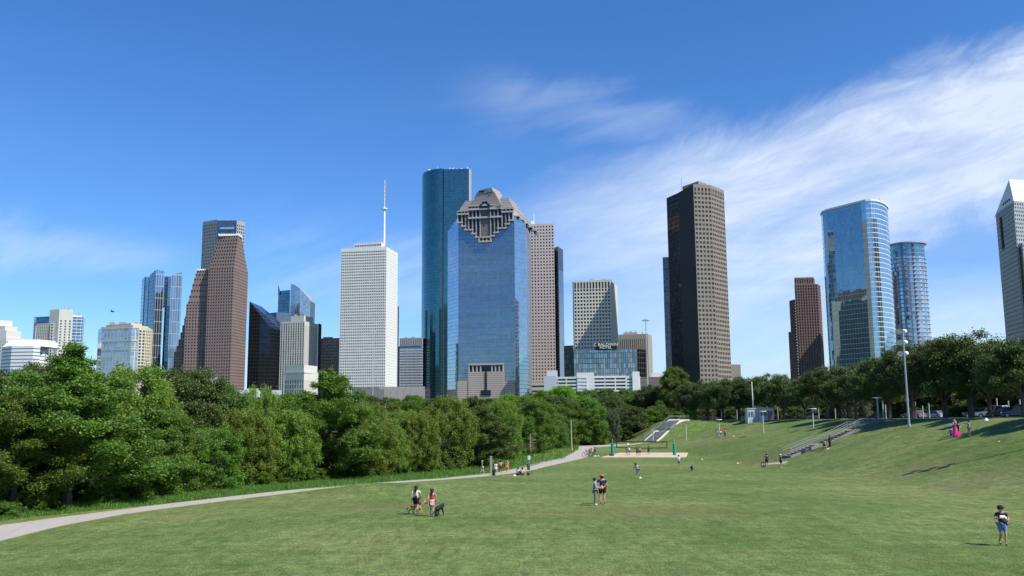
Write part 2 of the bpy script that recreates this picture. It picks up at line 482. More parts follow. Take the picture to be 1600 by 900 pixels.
# ------------------------------------------------------------------ materials
M = {}
def mats():
    M['roof'] = plain('roof_gravel', (.35, .34, .32), .9)
    M['concrete'] = plain('concrete', (.33, .32, .31), .85, var=.15, scale=.7)
    M['worn_concrete'] = plain('worn_concrete', (.22, .215, .20), .9, var=.18, scale=.9)
    M['pale_concrete'] = plain('pale_concrete', (.62, .60, .55), .85, var=.08)
    M['dark_metal'] = plain('dark_metal', (.04, .042, .045), .5, .4)
    M['rail'] = plain('rail_metal', (.24, .26, .27), .5, .4, var=.06)
    M['steel'] = plain('galvanised_steel', (.46, .49, .50), .45, .5, var=.06)
    M['white_paint'] = plain('white_paint', (.75, .75, .73), .5, var=.05)
    M['black'] = plain('black_plastic', (.02, .02, .022), .5)
    M['rubber'] = plain('rubber', (.015, .015, .015), .8)
    M['wood_post'] = plain('weathered_post', (.52, .50, .45), .8, var=.1)
    M['win'] = winglass('window_glass')
    M['win_blue'] = winglass('blue_window_glass', (.03, .06, .09), (.12, .2, .27))
    M['win_brown'] = winglass('bronze_window_glass', (.02, .018, .02), (.09, .075, .07))
    M['bark'] = plain('bark', (.095, .078, .066), .95, var=.3, scale=4)
    M['dead_bark'] = plain('bare_grey_bark', (.30, .27, .23), .95, var=.25, scale=4)
mats()

def leaf_mat(name, col, hv=.10, transl=.40, dead=0.0):
    n = NT(name)
    oi = n.node('ShaderNodeObjectInfo')
    tc = n.node('ShaderNodeTexCoord').outputs['Object']
    f = n.noise(tc, .55, 3, .6)
    g = n.node('ShaderNodeNewGeometry')
    f2 = g.outputs['Random Per Island']
    hs = n.node('ShaderNodeHueSaturation'); hs.inputs['Color'].default_value = col+(1,)
    hue = n.math('ADD', n.math('MULTIPLY_ADD', f, .035, .5-.0175), n.math('MULTIPLY_ADD', oi.outputs['Random'], .034, -.017))
    n.link(hue, hs.inputs['Hue'])
    v = n.math('MULTIPLY', n.math('MULTIPLY_ADD', f2, .5, .75), n.math('MULTIPLY_ADD', oi.outputs['Random'], .4, .8))
    v = n.math('MULTIPLY', v, n.math('MULTIPLY_ADD', f, .8, .62))
    n.link(v, hs.inputs['Value'])
    c = hs.outputs[0]
    n.link(c, n.b.inputs['Base Color']); n.b.inputs['Roughness'].default_value = .55
    n.b.inputs['Specular IOR Level'].default_value = .35
    tr = n.node('ShaderNodeBsdfTranslucent'); n.link(n.mix(1.0, c, (1.15, 1.25, .55), 'MULTIPLY'), tr.inputs[0])
    mx = n.node('ShaderNodeMixShader'); mx.inputs[0].default_value = transl
    n.link(n.b.outputs[0], mx.inputs[1]); n.link(tr.outputs[0], mx.inputs[2]); n.link(mx.outputs[0], n.out.inputs[0])
    return n.mat
LM = {
 'cypress': leaf_mat('cypress_leaf', (.122, .204, .036)),
 'bluish': leaf_mat('bluish_leaf', (.118, .184, .052)),
 'olive': leaf_mat('olive_leaf', (.180, .252, .042)),
 'oak': leaf_mat('oak_leaf', (.078, .118, .029), transl=.2),
 'green': leaf_mat('green_leaf', (.122, .210, .032)),
 'bright': leaf_mat('bright_leaf', (.16, .28, .02), transl=.4),
 'silver': leaf_mat('silver_leaf', (.12, .15, .085), transl=.2),
 'shrub': leaf_mat('shrub_leaf', (.105, .178, .026), transl=.35),
}

# ------------------------------------------------------------------ ground
def lawn_mat():
    n = NT('lawn')
    geo = n.node('ShaderNodeNewGeometry').outputs['Position']
    sp = n.node('ShaderNodeSeparateXYZ'); n.link(geo, sp.inputs[0])
    flat = n.mapping(geo, (1, 1, 0))
    a = n.noise(flat, .045, 4, .6, .4)
    b = n.noise(flat, .33, 5, .65)
    c = n.noise(flat, 1.9, 5, .75)
    d = n.noise(flat, 9, 3, .75)
    e = n.noise(n.mapping(geo, (2.2, .5, 0), (0, 0, .12)), 1.1, 4, .65)
    base = n.ramp(a, [(.36, (.084, .135, .030)), (.5, (.118, .168, .046)), (.64, (.165, .196, .064))])
    base = n.mix(n.math('MULTIPLY', n.ramp(b, [(.42, (0, 0, 0)), (.66, (1, 1, 1))]), .38), base, (.170, .178, .070))
    base = n.mix(n.math('MULTIPLY', n.ramp(e, [(.50, (0, 0, 0)), (.66, (1, 1, 1))]), .5), base, (.050, .092, .020))
    def sm(a, lo, hi, o0, o1):
        m = n.node('ShaderNodeMapRange', interpolation_type='SMOOTHSTEP'); n.link(a, m.inputs[0])
        for q_, z_ in zip((1, 2, 3, 4), (lo, hi, o0, o1)): m.inputs[q_].default_value = z_
        return m.outputs[0]
    g3 = n.noise(n.mapping(geo, (1.0, .45, 0)), .75, 5, .8)
    fg = n.noise(flat, 23, 2, .8); mw = n.noise(n.mapping(geo, (.12, 1.3, 0), (0, 0, .09)), 1.0, 4, .7)
    v = n.math('MULTIPLY', sm(c, .36, .64, .82, 1.20), sm(d, .38, .62, .70, 1.32))
    v = n.math('MULTIPLY', v, n.math('MULTIPLY', sm(fg, .36, .64, .75, 1.25), sm(mw, .38, .62, .93, 1.08)))
    v = n.math('MULTIPLY', v, sm(g3, .36, .64, .84, 1.17))
    # mower passes
    st = n.math('SINE', n.math('ADD', n.math('MULTIPLY', sp.outputs[1], 1.35), n.math('ADD', n.math('MULTIPLY', sp.outputs[0], .22), n.math('MULTIPLY', a, 7.0))))
    v = n.math('MULTIPLY', v, n.math('MULTIPLY_ADD', st, .02, 1.0))
    hs = n.node('ShaderNodeHueSaturation'); n.link(base, hs.inputs['Color']); n.link(v, hs.inputs['Value'])
    # dry, worn soil patches at the foot of the bank and near the court
    def patch(cx, cy, rx, ry, rot):
        m = n.node('ShaderNodeMapping'); m.vector_type = 'TEXTURE'
        m.inputs['Location'].default_value = (cx, cy, 0); m.inputs['Rotation'].default_value = (0, 0, rot); m.inputs['Scale'].default_value = (rx, ry, 1000)
        n.link(geo, m.inputs['Vector'])
        le = n.node('ShaderNodeVectorMath', operation='LENGTH'); n.link(m.outputs[0], le.inputs[0])
        mr = n.node('ShaderNodeMapRange', interpolation_type='SMOOTHSTEP'); n.link(le.outputs['Value'], mr.inputs[0])
        mr.inputs[1].default_value = 1; mr.inputs[2].default_value = .2; mr.inputs[3].default_value = 0; mr.inputs[4].default_value = 1
        return mr.outputs[0]
    pm = None
    for (px, py, rx, ry, ro) in WORN:
        g = G(px, py)
        q = patch(g.x, g.y, rx, ry, ro)
        pm = q if pm is None else n.math('MAXIMUM', pm, q)
    pn = n.noise(flat, 1.1, 5, .75)
    pf = n.math('MULTIPLY', pm, n.ramp(pn, [(.38, (0, 0, 0)), (.62, (1, 1, 1))]))
    col = n.mix(n.math('MULTIPLY', pf, .62), hs.outputs[0], (.16, .125, .062))
    n.link(col, n.b.inputs['Base Color']); n.b.inputs['Roughness'].default_value = .9
    n.b.inputs['Specular IOR Level'].default_value = .15
    bp = n.node('ShaderNodeBump'); bp.inputs['Strength'].default_value = .8; bp.inputs['Distance'].default_value = .09
    n.link(n.math('ADD', n.math('MULTIPLY', c, .8), d), bp.inputs['Height']); n.link(bp.outputs[0], n.b.inputs['Normal'])
    return n.mat
WORN = [(1420, 738, 9, 7, .3), (1180, 722, 10, 12, 0), (1230, 705, 7, 9, .4), (1090, 733, 16, 4, 0), (1530, 752, 7, 5, .4), (970, 722, 14, 3.5, 0), (1000, 800, 12, 5, .1), (560, 790, 10, 4, -.2), (1110, 690, 8, 8, 0)]
def build_ground():
    xs = np.concatenate([[-9000, -5000, -2500, -1200, -600, -350, -220, -160], np.arange(-120, 130, 1.5), [140, 170, 230, 350, 600, 1200, 2500, 5000, 9000]])
    ys = np.concatenate([[-3000, -1000, -300, -100, -40, -15], np.arange(0, 270, 1.25), [280, 300, 330, 380, 450, 550, 700, 1000, 1600, 2600, 5000, 9000]])
    nx, ny = len(xs), len(ys)
    vv = [(float(x), float(y), T(float(x), float(y))) for y in ys for x in xs]
    ff = [(j*nx+i, j*nx+i+1, (j+1)*nx+i+1, (j+1)*nx+i) for j in range(ny-1) for i in range(nx-1)]
    me = bpy.data.meshes.new('lawn'); me.from_pydata(vv, [], ff); me.materials.append(lawn_mat())
    me.polygons.foreach_set('use_smooth', [True]*len(ff))
    o = bpy.data.objects.new('lawn', me); COL.objects.link(o); tag(o, kind='structure', label='broad mown lawn sloping up to a grass bank')
build_ground()

def strip(name, left, right, mat, lift=.03, n=6, label=None, thick=.0):
    """sheet draped on the terrain between two polylines of ground points"""
    mb = MB()
    def resample(pl, step=None, N=None):
        L = [0]
        for i in range(1, len(pl)): L.append(L[-1]+(Vector(pl[i])-Vector(pl[i-1])).length)
        out = []
        for k in range(N+1):
            s = L[-1]*k/N
            for i in range(1, len(pl)):
                if s <= L[i]+1e-6:
                    t = (s-L[i-1])/max(1e-6, L[i]-L[i-1]); a, b = Vector(pl[i-1]), Vector(pl[i]); out.append(a+(b-a)*t); break
        return out
    N = int(max(4, sum((Vector(left[i])-Vector(left[i-1])).length for i in range(1, len(left)))/1.0))
    l = resample(left, N=N); r = resample(right, N=N)
    g = []
    for i in range(N+1):
        row = []
        for j in range(n+1):
            p = l[i]+(r[i]-l[i])*j/n
            if name == 'footpath' and j in (0, n): p = p+(r[i]-l[i]).normalized()*(.07*math.sin(i*1.7+j)+.06*math.sin(i*.61+j*2))
            row.append((p.x, p.y, T(p.x, p.y)+lift))
        g.append(row)
    for i in range(N):
        for j in range(n):
            mb.face([g[i][j], g[i][j+1], g[i+1][j+1], g[i+1][j]], 0)
    for i in range(N):
        for j in (0, n):
            a, b = g[i][j], g[i+1][j]
            mb.face([a, b, (b[0], b[1], b[2]-.2), (a[0], a[1], a[2]-.2)], 0)
    o = mb.build(name, mat)
    return tag(o, kind='structure', label=label)

def path_mat():
    n = NT('path_concrete')
    geo = n.node('ShaderNodeNewGeometry').outputs['Position']
    f = n.noise(geo, .5, 6, .7); g = n.noise(geo, 9, 3, .6)
    c = n.mix(f, (.34, .305, .255), (.45, .41, .35)); c = n.mix(n.math('MULTIPLY', g, .35), c, (.30, .27, .23))
    sp = n.node('ShaderNodeSeparateXYZ'); n.link(geo, sp.inputs[0])
    c = n.mix(n.math('MULTIPLY', lines(n, n.math('ADD', sp.outputs[0], n.math('MULTIPLY', sp.outputs[1], .3)), 2.4, .05), .5), c, (.2, .18, .16))
    n.link(c, n.b.inputs['Base Color']); n.b.inputs['Roughness'].default_value = .9
    return n.mat
M['path'] = path_mat()
M['asphalt'] = plain('asphalt', (.07, .07, .07), .9, var=.15, scale=2)
M['sand'] = plain('sand', (.56, .45, .32), .95, var=.10, scale=1.2)
PATH_UP = [(-160, 851), (-60, 833), (0, 822), (80, 811), (159, 801), (240, 790.5), (320, 781), (430, 768.5), (530, 758.6)]
PATH_LO = [(-160, 888), (-60, 862), (0, 845.5), (94, 822), (162, 809), (240, 797), (320, 786.5), (430, 773), (530, 760.6)]
PATH_UP2 = [(692, 748), (766, 740), (825, 726.5), (879, 715), (897, 707), (903, 702), (905, 697)]
PATH_LO2 = [(694, 749.6), (766, 743.5), (825, 736), (879, 723.5), (915, 715), (927, 706), (930, 697)]
def build_path():
    up = [G(*p) for p in PATH_UP]; lo = [G(*p) for p in PATH_LO]
    up2 = [G(*p) for p in PATH_UP2]; lo2 = [G(*p) for p in PATH_LO2]
    strip('footpath', up+up2, lo+lo2, M['path'], .035, label='pale concrete footpath curving between lawn and trees')
    a = [G(905, 697.2), G(960, 695), G(1000, 691.6), G(1030, 689.6)]; b = [G(930, 699), G(965, 696.6), G(1000, 693), G(1030, 691)]
    strip('footpath', a, b, M['path'], .05, label='narrow branch of the footpath passing behind the volleyball court')
    return up, lo, up2, lo2
PUP, PLO, PUP2, PLO2 = build_path()

# sand court
cf = [G(938, 714.8), G(1072, 714.8)]; cbk = [G(968, 707.6), G(1075.5, 707.6)]
strip('sand_court', cbk, cf, M['sand'], .04, n=8, label='sandy volleyball court cut into the lawn')
# path stub at the foot of the near stairs
strip('footpath', [G(1190, 725), G(1232, 721)], [G(1188, 726.6), G(1228, 724.5)], M['path'], .03, label='short worn paving strip at the foot of the near staircase')

# ---- plateau: pavement, road
CREST = [(57, 60), (57, 100), (57.5, 134), (64, 177), (61.5, 214), (46, 238), (22, 246), (-5, 250)]
def off(pl, d):
    out = []
    for i, p in enumerate(pl):
        a = Vector(pl[max(0, i-1)]); b = Vector(pl[min(len(pl)-1, i+1)])
        t = (b-a).normalized(); nn = Vector((t.y, -t.x))
        q = Vector(p)+nn*d; out.append(Vector((q.x, q.y, 0)))
    return out
strip('sidewalk', off(CREST[:6], 2.5), off(CREST[:6], 5.0), M['pale_concrete'], .04, label='pale pavement along the top of the grass bank')
strip('road', off(CREST[:6], 10), off(CREST[:6], 24), M['asphalt'], .03, n=10, label='asphalt road beyond the oak row')
strip('kerb', off(CREST[:6], 9.7), off(CREST[:6], 10), M['pale_concrete'], .15, n=1, label='concrete kerb beside the road')
strip('kerb', off(CREST[:6], 24), off(CREST[:6], 24.3), M['pale_concrete'], .15, n=1, label='concrete kerb on the far edge of the road')
strip('sidewalk', off(CREST[:6], 27), off(CREST[:6], 30), M['pale_concrete'], .04, label='pale pavement on the far edge of the road')
# ------------------------------------------------------------------ people
SKIN = plain('skin', (.48, .27, .19), .6, var=.04)
SKIN2 = plain('brown_skin', (.23, .12, .08), .6, var=.04)
CLO = {}
def cloth(col):
    if col not in CLO: CLO[col] = plain('cloth_%d' % len(CLO), col, .85, var=.10, scale=6)
    return CLO[col]
HAIR = plain('dark_hair', (.025, .018, .014), .6)
FAIR = plain('fair_hair', (.40, .28, .14), .6)

def skin_mesh(name, verts, edges, radii, root, mat, sub=1):
    me = bpy.data.meshes.new('t'); me.from_pydata([tuple(v) for v in verts], edges, [])
    o = bpy.data.objects.new('t', me); COL.objects.link(o)
    m = o.modifiers.new('s', 'SKIN'); m.use_smooth_shade = True; m.branch_smoothing = .6
    sv = me.skin_vertices[0].data
    for i, r in enumerate(radii):
        sv[i].radius = (r, r) if not isinstance(r, tuple) else r
        sv[i].use_root = (i == root)
    if sub:
        s = o.modifiers.new('u', 'SUBSURF'); s.levels = sub; s.render_levels = sub
    bpy.context.view_layer.update()
    out = bpy.data.meshes.new_from_object(o.evaluated_get(bpy.context.evaluated_depsgraph_get()))
    out.name = name; out.materials.clear(); out.materials.append(mat)
    bpy.data.objects.remove(o); bpy.data.meshes.remove(me)
    return out

BASE = dict(pelvis=(0, 0, .94), belly=(0, 0, 1.10), chest=(0, 0, 1.30), nb=(0, .01, 1.44), neck=(0, .0, 1.50), head=(0, -.015, 1.60), top=(0, 0, 1.68),
 sr=(.17, 0, 1.40), er=(.225, .01, 1.13), wr=(.235, -.05, .89), hr=(.235, -.075, .82),
 sl=(-.17, 0, 1.40), el=(-.225, .01, 1.13), wl=(-.235, -.05, .89), hl=(-.235, -.075, .82),
 pr=(.09, 0, .90), kr=(.10, -.02, .50), ar=(.10, .03, .09), tr=(.11, -.12, .035),
 pl=(-.09, 0, .90), kl=(-.10, -.02, .50), al=(-.10, .03, .09), tl=(-.11, -.12, .035))
RAD = dict(pelvis=.125, belly=.125, chest=.14, nb=.075, neck=.055, head=.098, top=.07, sr=.062, er=.042, wr=.028, hr=.036, sl=.062, el=.042, wl=.028, hl=.036,
 pr=.092, kr=.056, ar=.036, tr=.032, pl=.092, kl=.056, al=.036, tl=.032)
ED = [('pelvis', 'belly'), ('belly', 'chest'), ('chest', 'nb'), ('nb', 'neck'), ('neck', 'head'), ('head', 'top'),
 ('nb', 'sr'), ('sr', 'er'), ('er', 'wr'), ('wr', 'hr'), ('nb', 'sl'), ('sl', 'el'), ('el', 'wl'), ('wl', 'hl'),
 ('pelvis', 'pr'), ('pr', 'kr'), ('kr', 'ar'), ('ar', 'tr'), ('pelvis', 'pl'), ('pl', 'kl'), ('kl', 'al'), ('al', 'tl')]
POSES = {
 'stand': {},
 'walk': dict(kr=(.09, -.14, .51), ar=(.09, -.20, .10), tr=(.09, -.34, .06), kl=(-.09, .02, .50), al=(-.09, .24, .13), tl=(-.09, .13, .03),
   er=(.23, .09, 1.14), wr=(.23, .12, .91), hr=(.22, .11, .84), el=(-.23, -.07, 1.14), wl=(-.22, -.19, .94), hl=(-.21, -.23, .88)),
 'carry': dict(kr=(.07, -.10, .51), ar=(.05, -.08, .09), tr=(.05, -.22, .04), kl=(-.07, -.01, .50), al=(-.05, .18, .12), tl=(-.05, .06, .03),
   er=(.30, -.02, 1.17), wr=(.14, -.25, 1.14), hr=(.07, -.29, 1.14), el=(-.29, -.02, 1.17), wl=(-.20, -.24, 1.22), hl=(-.13, -.29, 1.24)),
 'holdball': dict(er=(.22, -.08, 1.14), wr=(.12, -.30, 1.10), hr=(.07, -.36, 1.10), el=(-.22, -.08, 1.14), wl=(-.12, -.30, 1.10), hl=(-.07, -.36, 1.10)),
 'elbow': dict(er=(.27, .05, 1.15), wr=(.26, -.17, 1.12), hr=(.25, -.24, 1.13)),
 'hips': dict(er=(.31, .06, 1.16), wr=(.18, -.05, 1.0), hr=(.14, -.08, 1.0), el=(-.31, .06, 1.16), wl=(-.18, -.05, 1.0), hl=(-.14, -.08, 1.0)),
 'phone': dict(er=(.22, -.16, 1.32), wr=(.08, -.33, 1.48), hr=(.05, -.36, 1.54), el=(-.22, -.16, 1.32), wl=(-.08, -.33, 1.48), hl=(-.05, -.36, 1.54)),
 'armup': dict(el=(-.32, -.03, 1.52), wl=(-.16, -.04, 1.68), hl=(-.10, -.03, 1.72), er=(.24, .06, 1.15), wr=(.20, -.14, 1.05), hr=(.16, -.20, 1.04)),
 'run': dict(pelvis=(0, .06, .86), belly=(0, .0, 1.0), chest=(0, -.10, 1.18), nb=(0, -.16, 1.31), neck=(0, -.19, 1.36), head=(0, -.24, 1.45), top=(0, -.24, 1.53),
   sr=(.17, -.15, 1.27), er=(.24, -.02, 1.06), wr=(.22, -.26, 1.00), hr=(.20, -.32, 1.02), sl=(-.17, -.15, 1.27), el=(-.25, -.22, 1.03), wl=(-.2, -.4, .93), hl=(-.18, -.46, .92),
   pr=(.09, .05, .82), kr=(.11, -.22, .52), ar=(.10, -.12, .10), tr=(.10, -.26, .04), pl=(-.09, .05, .82), kl=(-.11, .10, .46), al=(-.10, .42, .22), tl=(-.10, .40, .08)),
 'crouch': dict(pelvis=(0, .12, .42), belly=(0, .02, .56), chest=(0, -.08, .75), nb=(0, -.13, .88), neck=(0, -.15, .93), head=(0, -.20, 1.02), top=(0, -.19, 1.1),
   sr=(.17, -.12, .84), er=(.2, -.26, .62), wr=(.12, -.44, .66), hr=(.08, -.5, .68), sl=(-.17, -.12, .84), el=(-.2, -.26, .62), wl=(-.12, -.44, .66), hl=(-.08, -.5, .68),
   pr=(.10, .1, .40), kr=(.16, -.30, .50), ar=(.14, .0, .10), tr=(.15, -.16, .04), pl=(-.10, .1, .40), kl=(-.16, -.22, .3), al=(-.14, .14, .12), tl=(-.15, .02, .035)),
 'sit': dict(pelvis=(0, .0, .14), belly=(0, .04, .30), chest=(0, .04, .50), nb=(0, .02, .63), neck=(0, .0, .69), head=(0, -.03, .79), top=(0, -.02, .87),
   sr=(.17, .02, .60), er=(.24, -.12, .40), wr=(.14, -.32, .42), hr=(.10, -.38, .42), sl=(-.17, .02, .60), el=(-.25, .18, .36), wl=(-.25, .26, .13), hl=(-.25, .28, .05),
   pr=(.10, -.02, .13), kr=(.15, -.34, .50), ar=(.13, -.62, .09), tr=(.14, -.76, .035), pl=(-.10, -.02, .13), kl=(-.2, -.40, .22), al=(-.08, -.62, .08), tl=(-.05, -.76, .05)),
}
def person(px, py, hpx, label, face=0, pose='stand', shirt=(.5, .5, .5), bottom=(.05, .05, .06), long_legs=False, sleeves='short', skin=None, hair='short', hat=None, cat='person', fingers=False, group=None, shoes=(.6, .6, .6), d=None, nat=None, wide=1.09):
    """face: direction the person looks, degrees: 0 towards the camera, 90 to picture right, 180 away"""
    skin = skin or SKIN
    g = G(px, py) if d is None else onG(px, d)
    J = dict(BASE); J.update(POSES[pose])
    hm = hpx/F*math.hypot(g.y, 0)*1.0
    nat = nat or {'crouch': 1.16, 'sit': .96, 'run': 1.62}.get(pose, 1.76)
    s = max(.80, min(1.12, hm/nat))
    root = thing('person', label, cat, (g.x, g.y, g.z+.02), R(face), group, s)
    names = list(J); idx = {n: i for i, n in enumerate(names)}
    V = [J[n] for n in names]; r = [RAD[n] for n in names]; E = [(idx[a], idx[b]) for a, b in ED]
    def add(p, rad, frm):
        V.append(p); r.append(rad); E.append((frm, len(V)-1)); return len(V)-1
    if fingers:
        hd = Vector(J['head'])
        add(hd+Vector((0, -.105, -.01)), .016, idx['head'])                       # nose
        add(hd+Vector((.095, .01, -.01)), .018, idx['head']); add(hd+Vector((-.095, .01, -.01)), .018, idx['head'])   # ears
    for side in 'rl':
        h = Vector(J['h'+side]); w_ = Vector(J['w'+side]); dr = (h-w_).normalized()
        x = dr.orthogonal().normalized()
        sx = 1 if side == 'r' else -1
        across = Vector((0, -1, 0)) if abs(dr.z) > .6 else Vector((0, 0, 1))
        across = (across-dr*across.dot(dr)).normalized(); palm = dr.cross(across)*sx
        if fingers:
            for k, ln in enumerate((.062, .072, .067, .052)):
                o = (k-1.5)*.021
                a = add(h+across*o+dr*.035, .010, idx['h'+side]); b_ = add(h+across*o*1.1+dr*(.035+ln*.55)-palm*.008, .009, a); add(h+across*o*1.12+dr*(.035+ln)-palm*.026, .008, b_)
            a = add(h-across*.045+dr*.0, .011, idx['h'+side]); add(h-across*.062+dr*.035-palm*.01, .009, a)
    child('body', skin_mesh('body', V, E, r, 0, skin, 1), root)
    def garment(name, pts, edges, mat, sub=1):
        V2 = [p[0] for p in pts]; child(name, skin_mesh(name, V2, edges, [p[1] for p in pts], 0, mat, sub), root)
    v = {k_: Vector(p) for k_, p in J.items()}
    if shirt:
        f = {'none': .12, 'short': .62, 'long': 1.0}[sleeves]
        pts = [(v['pelvis'].lerp(v['belly'], .25), .142), (v['belly'], .143), (v['chest'], .162), (v['nb']-Vector((0, 0, .01)), .100)]
        e_ = [(0, 1), (1, 2), (2, 3)]
        for sd_ in 'rl':
            b0 = len(pts); pts.append((v['s'+sd_], .088)); e_.append((3, b0))
            if f > .2:
                pts.append((v['s'+sd_].lerp(v['e'+sd_], f), .064)); e_.append((b0, b0+1))
            if f >= 1:
                pts.append((v['e'+sd_].lerp(v['w'+sd_], .85), .045)); e_.append((b0+1, b0+2))
        garment('shirt', pts, e_, cloth(shirt))
    if bottom:
        pts = [(v['pelvis']+Vector((0, 0, .03)), .150)]; e_ = []
        for sd_ in 'rl':
            b0 = len(pts); pts.append((v['p'+sd_], .112)); e_.append((0, b0))
            k2 = v['p'+sd_].lerp(v['k'+sd_], .78); pts.append((k2 if not long_legs else v['k'+sd_], .092 if not long_legs else .082)); e_.append((b0, b0+1))
            if long_legs: pts.append((v['k'+sd_].lerp(v['a'+sd_], .92), .062)); e_.append((b0+1, b0+2))
        garment('trousers' if long_legs else 'shorts', pts, e_, cloth(bottom))
    for sd_ in 'rl':
        pts = [(v['a'+sd_]+Vector((0, 0, -.02)), .046), (v['t'+sd_], .042)]
        child('shoe', skin_mesh('shoe', [p[0] for p in pts], [(0, 1)], [p[1] for p in pts], 0, cloth(shoes), 1), root)
    hd = v['head']; up = Vector((0, .02, .045))
    if hair:
        hm_ = FAIR if hair == 'fair' else HAIR
        m = MB(); m.sphere(hd+Vector((0, .038, .030)), .118, 0, 12, 8, 1.0)
        if hair in ('long', 'fair'):
            m.tube([hd+Vector((0, .06, .0)), hd+Vector((0, .10, -.12)), hd+Vector((0, .12, -.27))], [.095, .085, .04], 10)
        m.build('hair', hm_, root, smooth=True)
    if hat:
        m = MB(); m.sphere(hd+Vector((0, .025, .058)), .126, 0, 12, 6, .80)
        br = [(hd+Vector((math.cos(a)*.11, -.08-max(0, math.sin(a))*.12, .06-.02*max(0, math.sin(a))))) for a in [math.pi*i/8 for i in range(9)]]
        m.face(br[::-1], 0); m.face([b_+Vector((0, 0, .014)) for b_ in br], 0)
        for i in range(8): m.face([br[i+1], br[i], br[i]+Vector((0, 0, .014)), br[i+1]+Vector((0, 0, .014))], 0)
        m.build('cap', cloth(hat), root, smooth=True)
    root['_s'] = s
    root.scale = (s*wide, s*wide, s)
    return root, v, s
def extra(root, name, mb, mat, smooth=True): return mb.build(name, mat, root, smooth=smooth)

VG = 'volleyball players on the sand court'
# man with folded gear, lower right
r, v, s = person(1568, 853, 60, 'man in black tee, cap and blue shorts walking with a bundle in his arms', 4, 'carry', (.018, .02, .02), (.16, .25, .52), hat=(.02, .02, .02), fingers=True, shoes=(.03, .03, .03))
m = MB(); m.sphere(v['head']+Vector((.034, -.088, .012)), .011); extra(r, 'eye', m, M['black'])
m = MB(); m.sphere(v['head']+Vector((-.034, -.088, .012)), .011); extra(r, 'eye', m, M['black'])
m = MB(); m.tube([v['head']+Vector((-.025, -.092, -.045)), v['head']+Vector((.025, -.092, -.045))], .006, 5); extra(r, 'mouth', m, plain('lips', (.30, .12, .10)))
def held(name, label, cat, root, s, fn, mat):
    t = thing(name, label, cat, root.location, root.rotation_euler.z, None, s); m = MB(); fn(m); o = m.build('body' if name in ('bag', 'backpack') else 'bundle_cloth' if name == 'bundle' else 'shell', mat, t, smooth=True); return t
def bundle(m):
    m.tube([(-.24, -.27, 1.27), (-.05, -.31, 1.25), (.03, -.30, 1.20)], [.075, .085, .06], 9)
b1 = held('bundle', 'white bundle held at the chest by the man in black tee', 'bundle', r, s, bundle, cloth((.75, .75, .73)))
m = MB(); m.tube([(-.17, -.27, 1.16), (.0, -.31, 1.05), (.06, -.29, .93)], [.10, .12, .06], 9); m.build('dark_wrap', cloth((.035, .025, .022)), b1, smooth=True)
# couple with the ball
r, v, s = person(930.5, 790, 42, 'man in pale blue tee and grey trousers holding a pink ball', 78, 'holdball', (.20, .27, .38), (.17, .18, .21), long_legs=True, fingers=True, shoes=(.7, .7, .7))
t = thing('ball', 'pinkish ball held by the man in grey trousers', 'ball', r.location, r.rotation_euler.z, None, s); m = MB(); m.sphere((0, -.42, 1.12), .12, 0, 16, 10); m.build('shell', plain('pink_ball', (.62, .30, .24)), t, smooth=True)
person(941.5, 787.5, 45.5, 'heavy man in navy tee, black shorts and orange cap seen from behind', 172, 'elbow', (.022, .035, .075), (.018, .018, .02), hat=(.60, .13, .05), fingers=True, shoes=(.03, .03, .03), wide=1.18)
# women with dogs
r, v, s = person(650, 804.5, 44, 'woman in cream tee and black shorts with a black bag across her back', 175, 'walk', (.62, .62, .46), (.015, .015, .018), hair='long', fingers=True, shoes=(.75, .75, .75))
t = thing('bag', 'black crossbody bag on the back of the woman in cream', 'bag', r.location, r.rotation_euler.z, None, s)
m = MB(); m.tube([(.15, .17, .99), (.04, .20, 1.02), (-.10, .18, 1.08)], [.07, .09, .06], 8); m.build('pouch', cloth((.02, .02, .02)), t, smooth=True)
m = MB(); m.tube([(-.08, .17, 1.1), (.02, .165, 1.25), (.10, .10, 1.40), (.11, .0, 1.47)], [.022]*4, 6); m.build('strap', cloth((.02, .02, .02)), t)
r, v, s = person(675, 807, 42, 'woman in red tank top and grey shorts with a pink jacket round her waist', 178, 'walk', (.50, .03, .03), (.09, .10, .13), sleeves='none', hair='long', hat=(.05, .06, .07), fingers=True, shoes=(.75, .75, .75))
m = MB(); m.tube([(0, 0, 1.04), (0, 0, .98), (0, .01, .90)], [.165, .185, .19], 14); m.face([(.10, .17, .93), (-.16, .17, .93), (-.19, .19, .68), (.08, .2, .72)], 0); extra(r, 'tied_jacket', m, cloth((.70, .42, .44)))
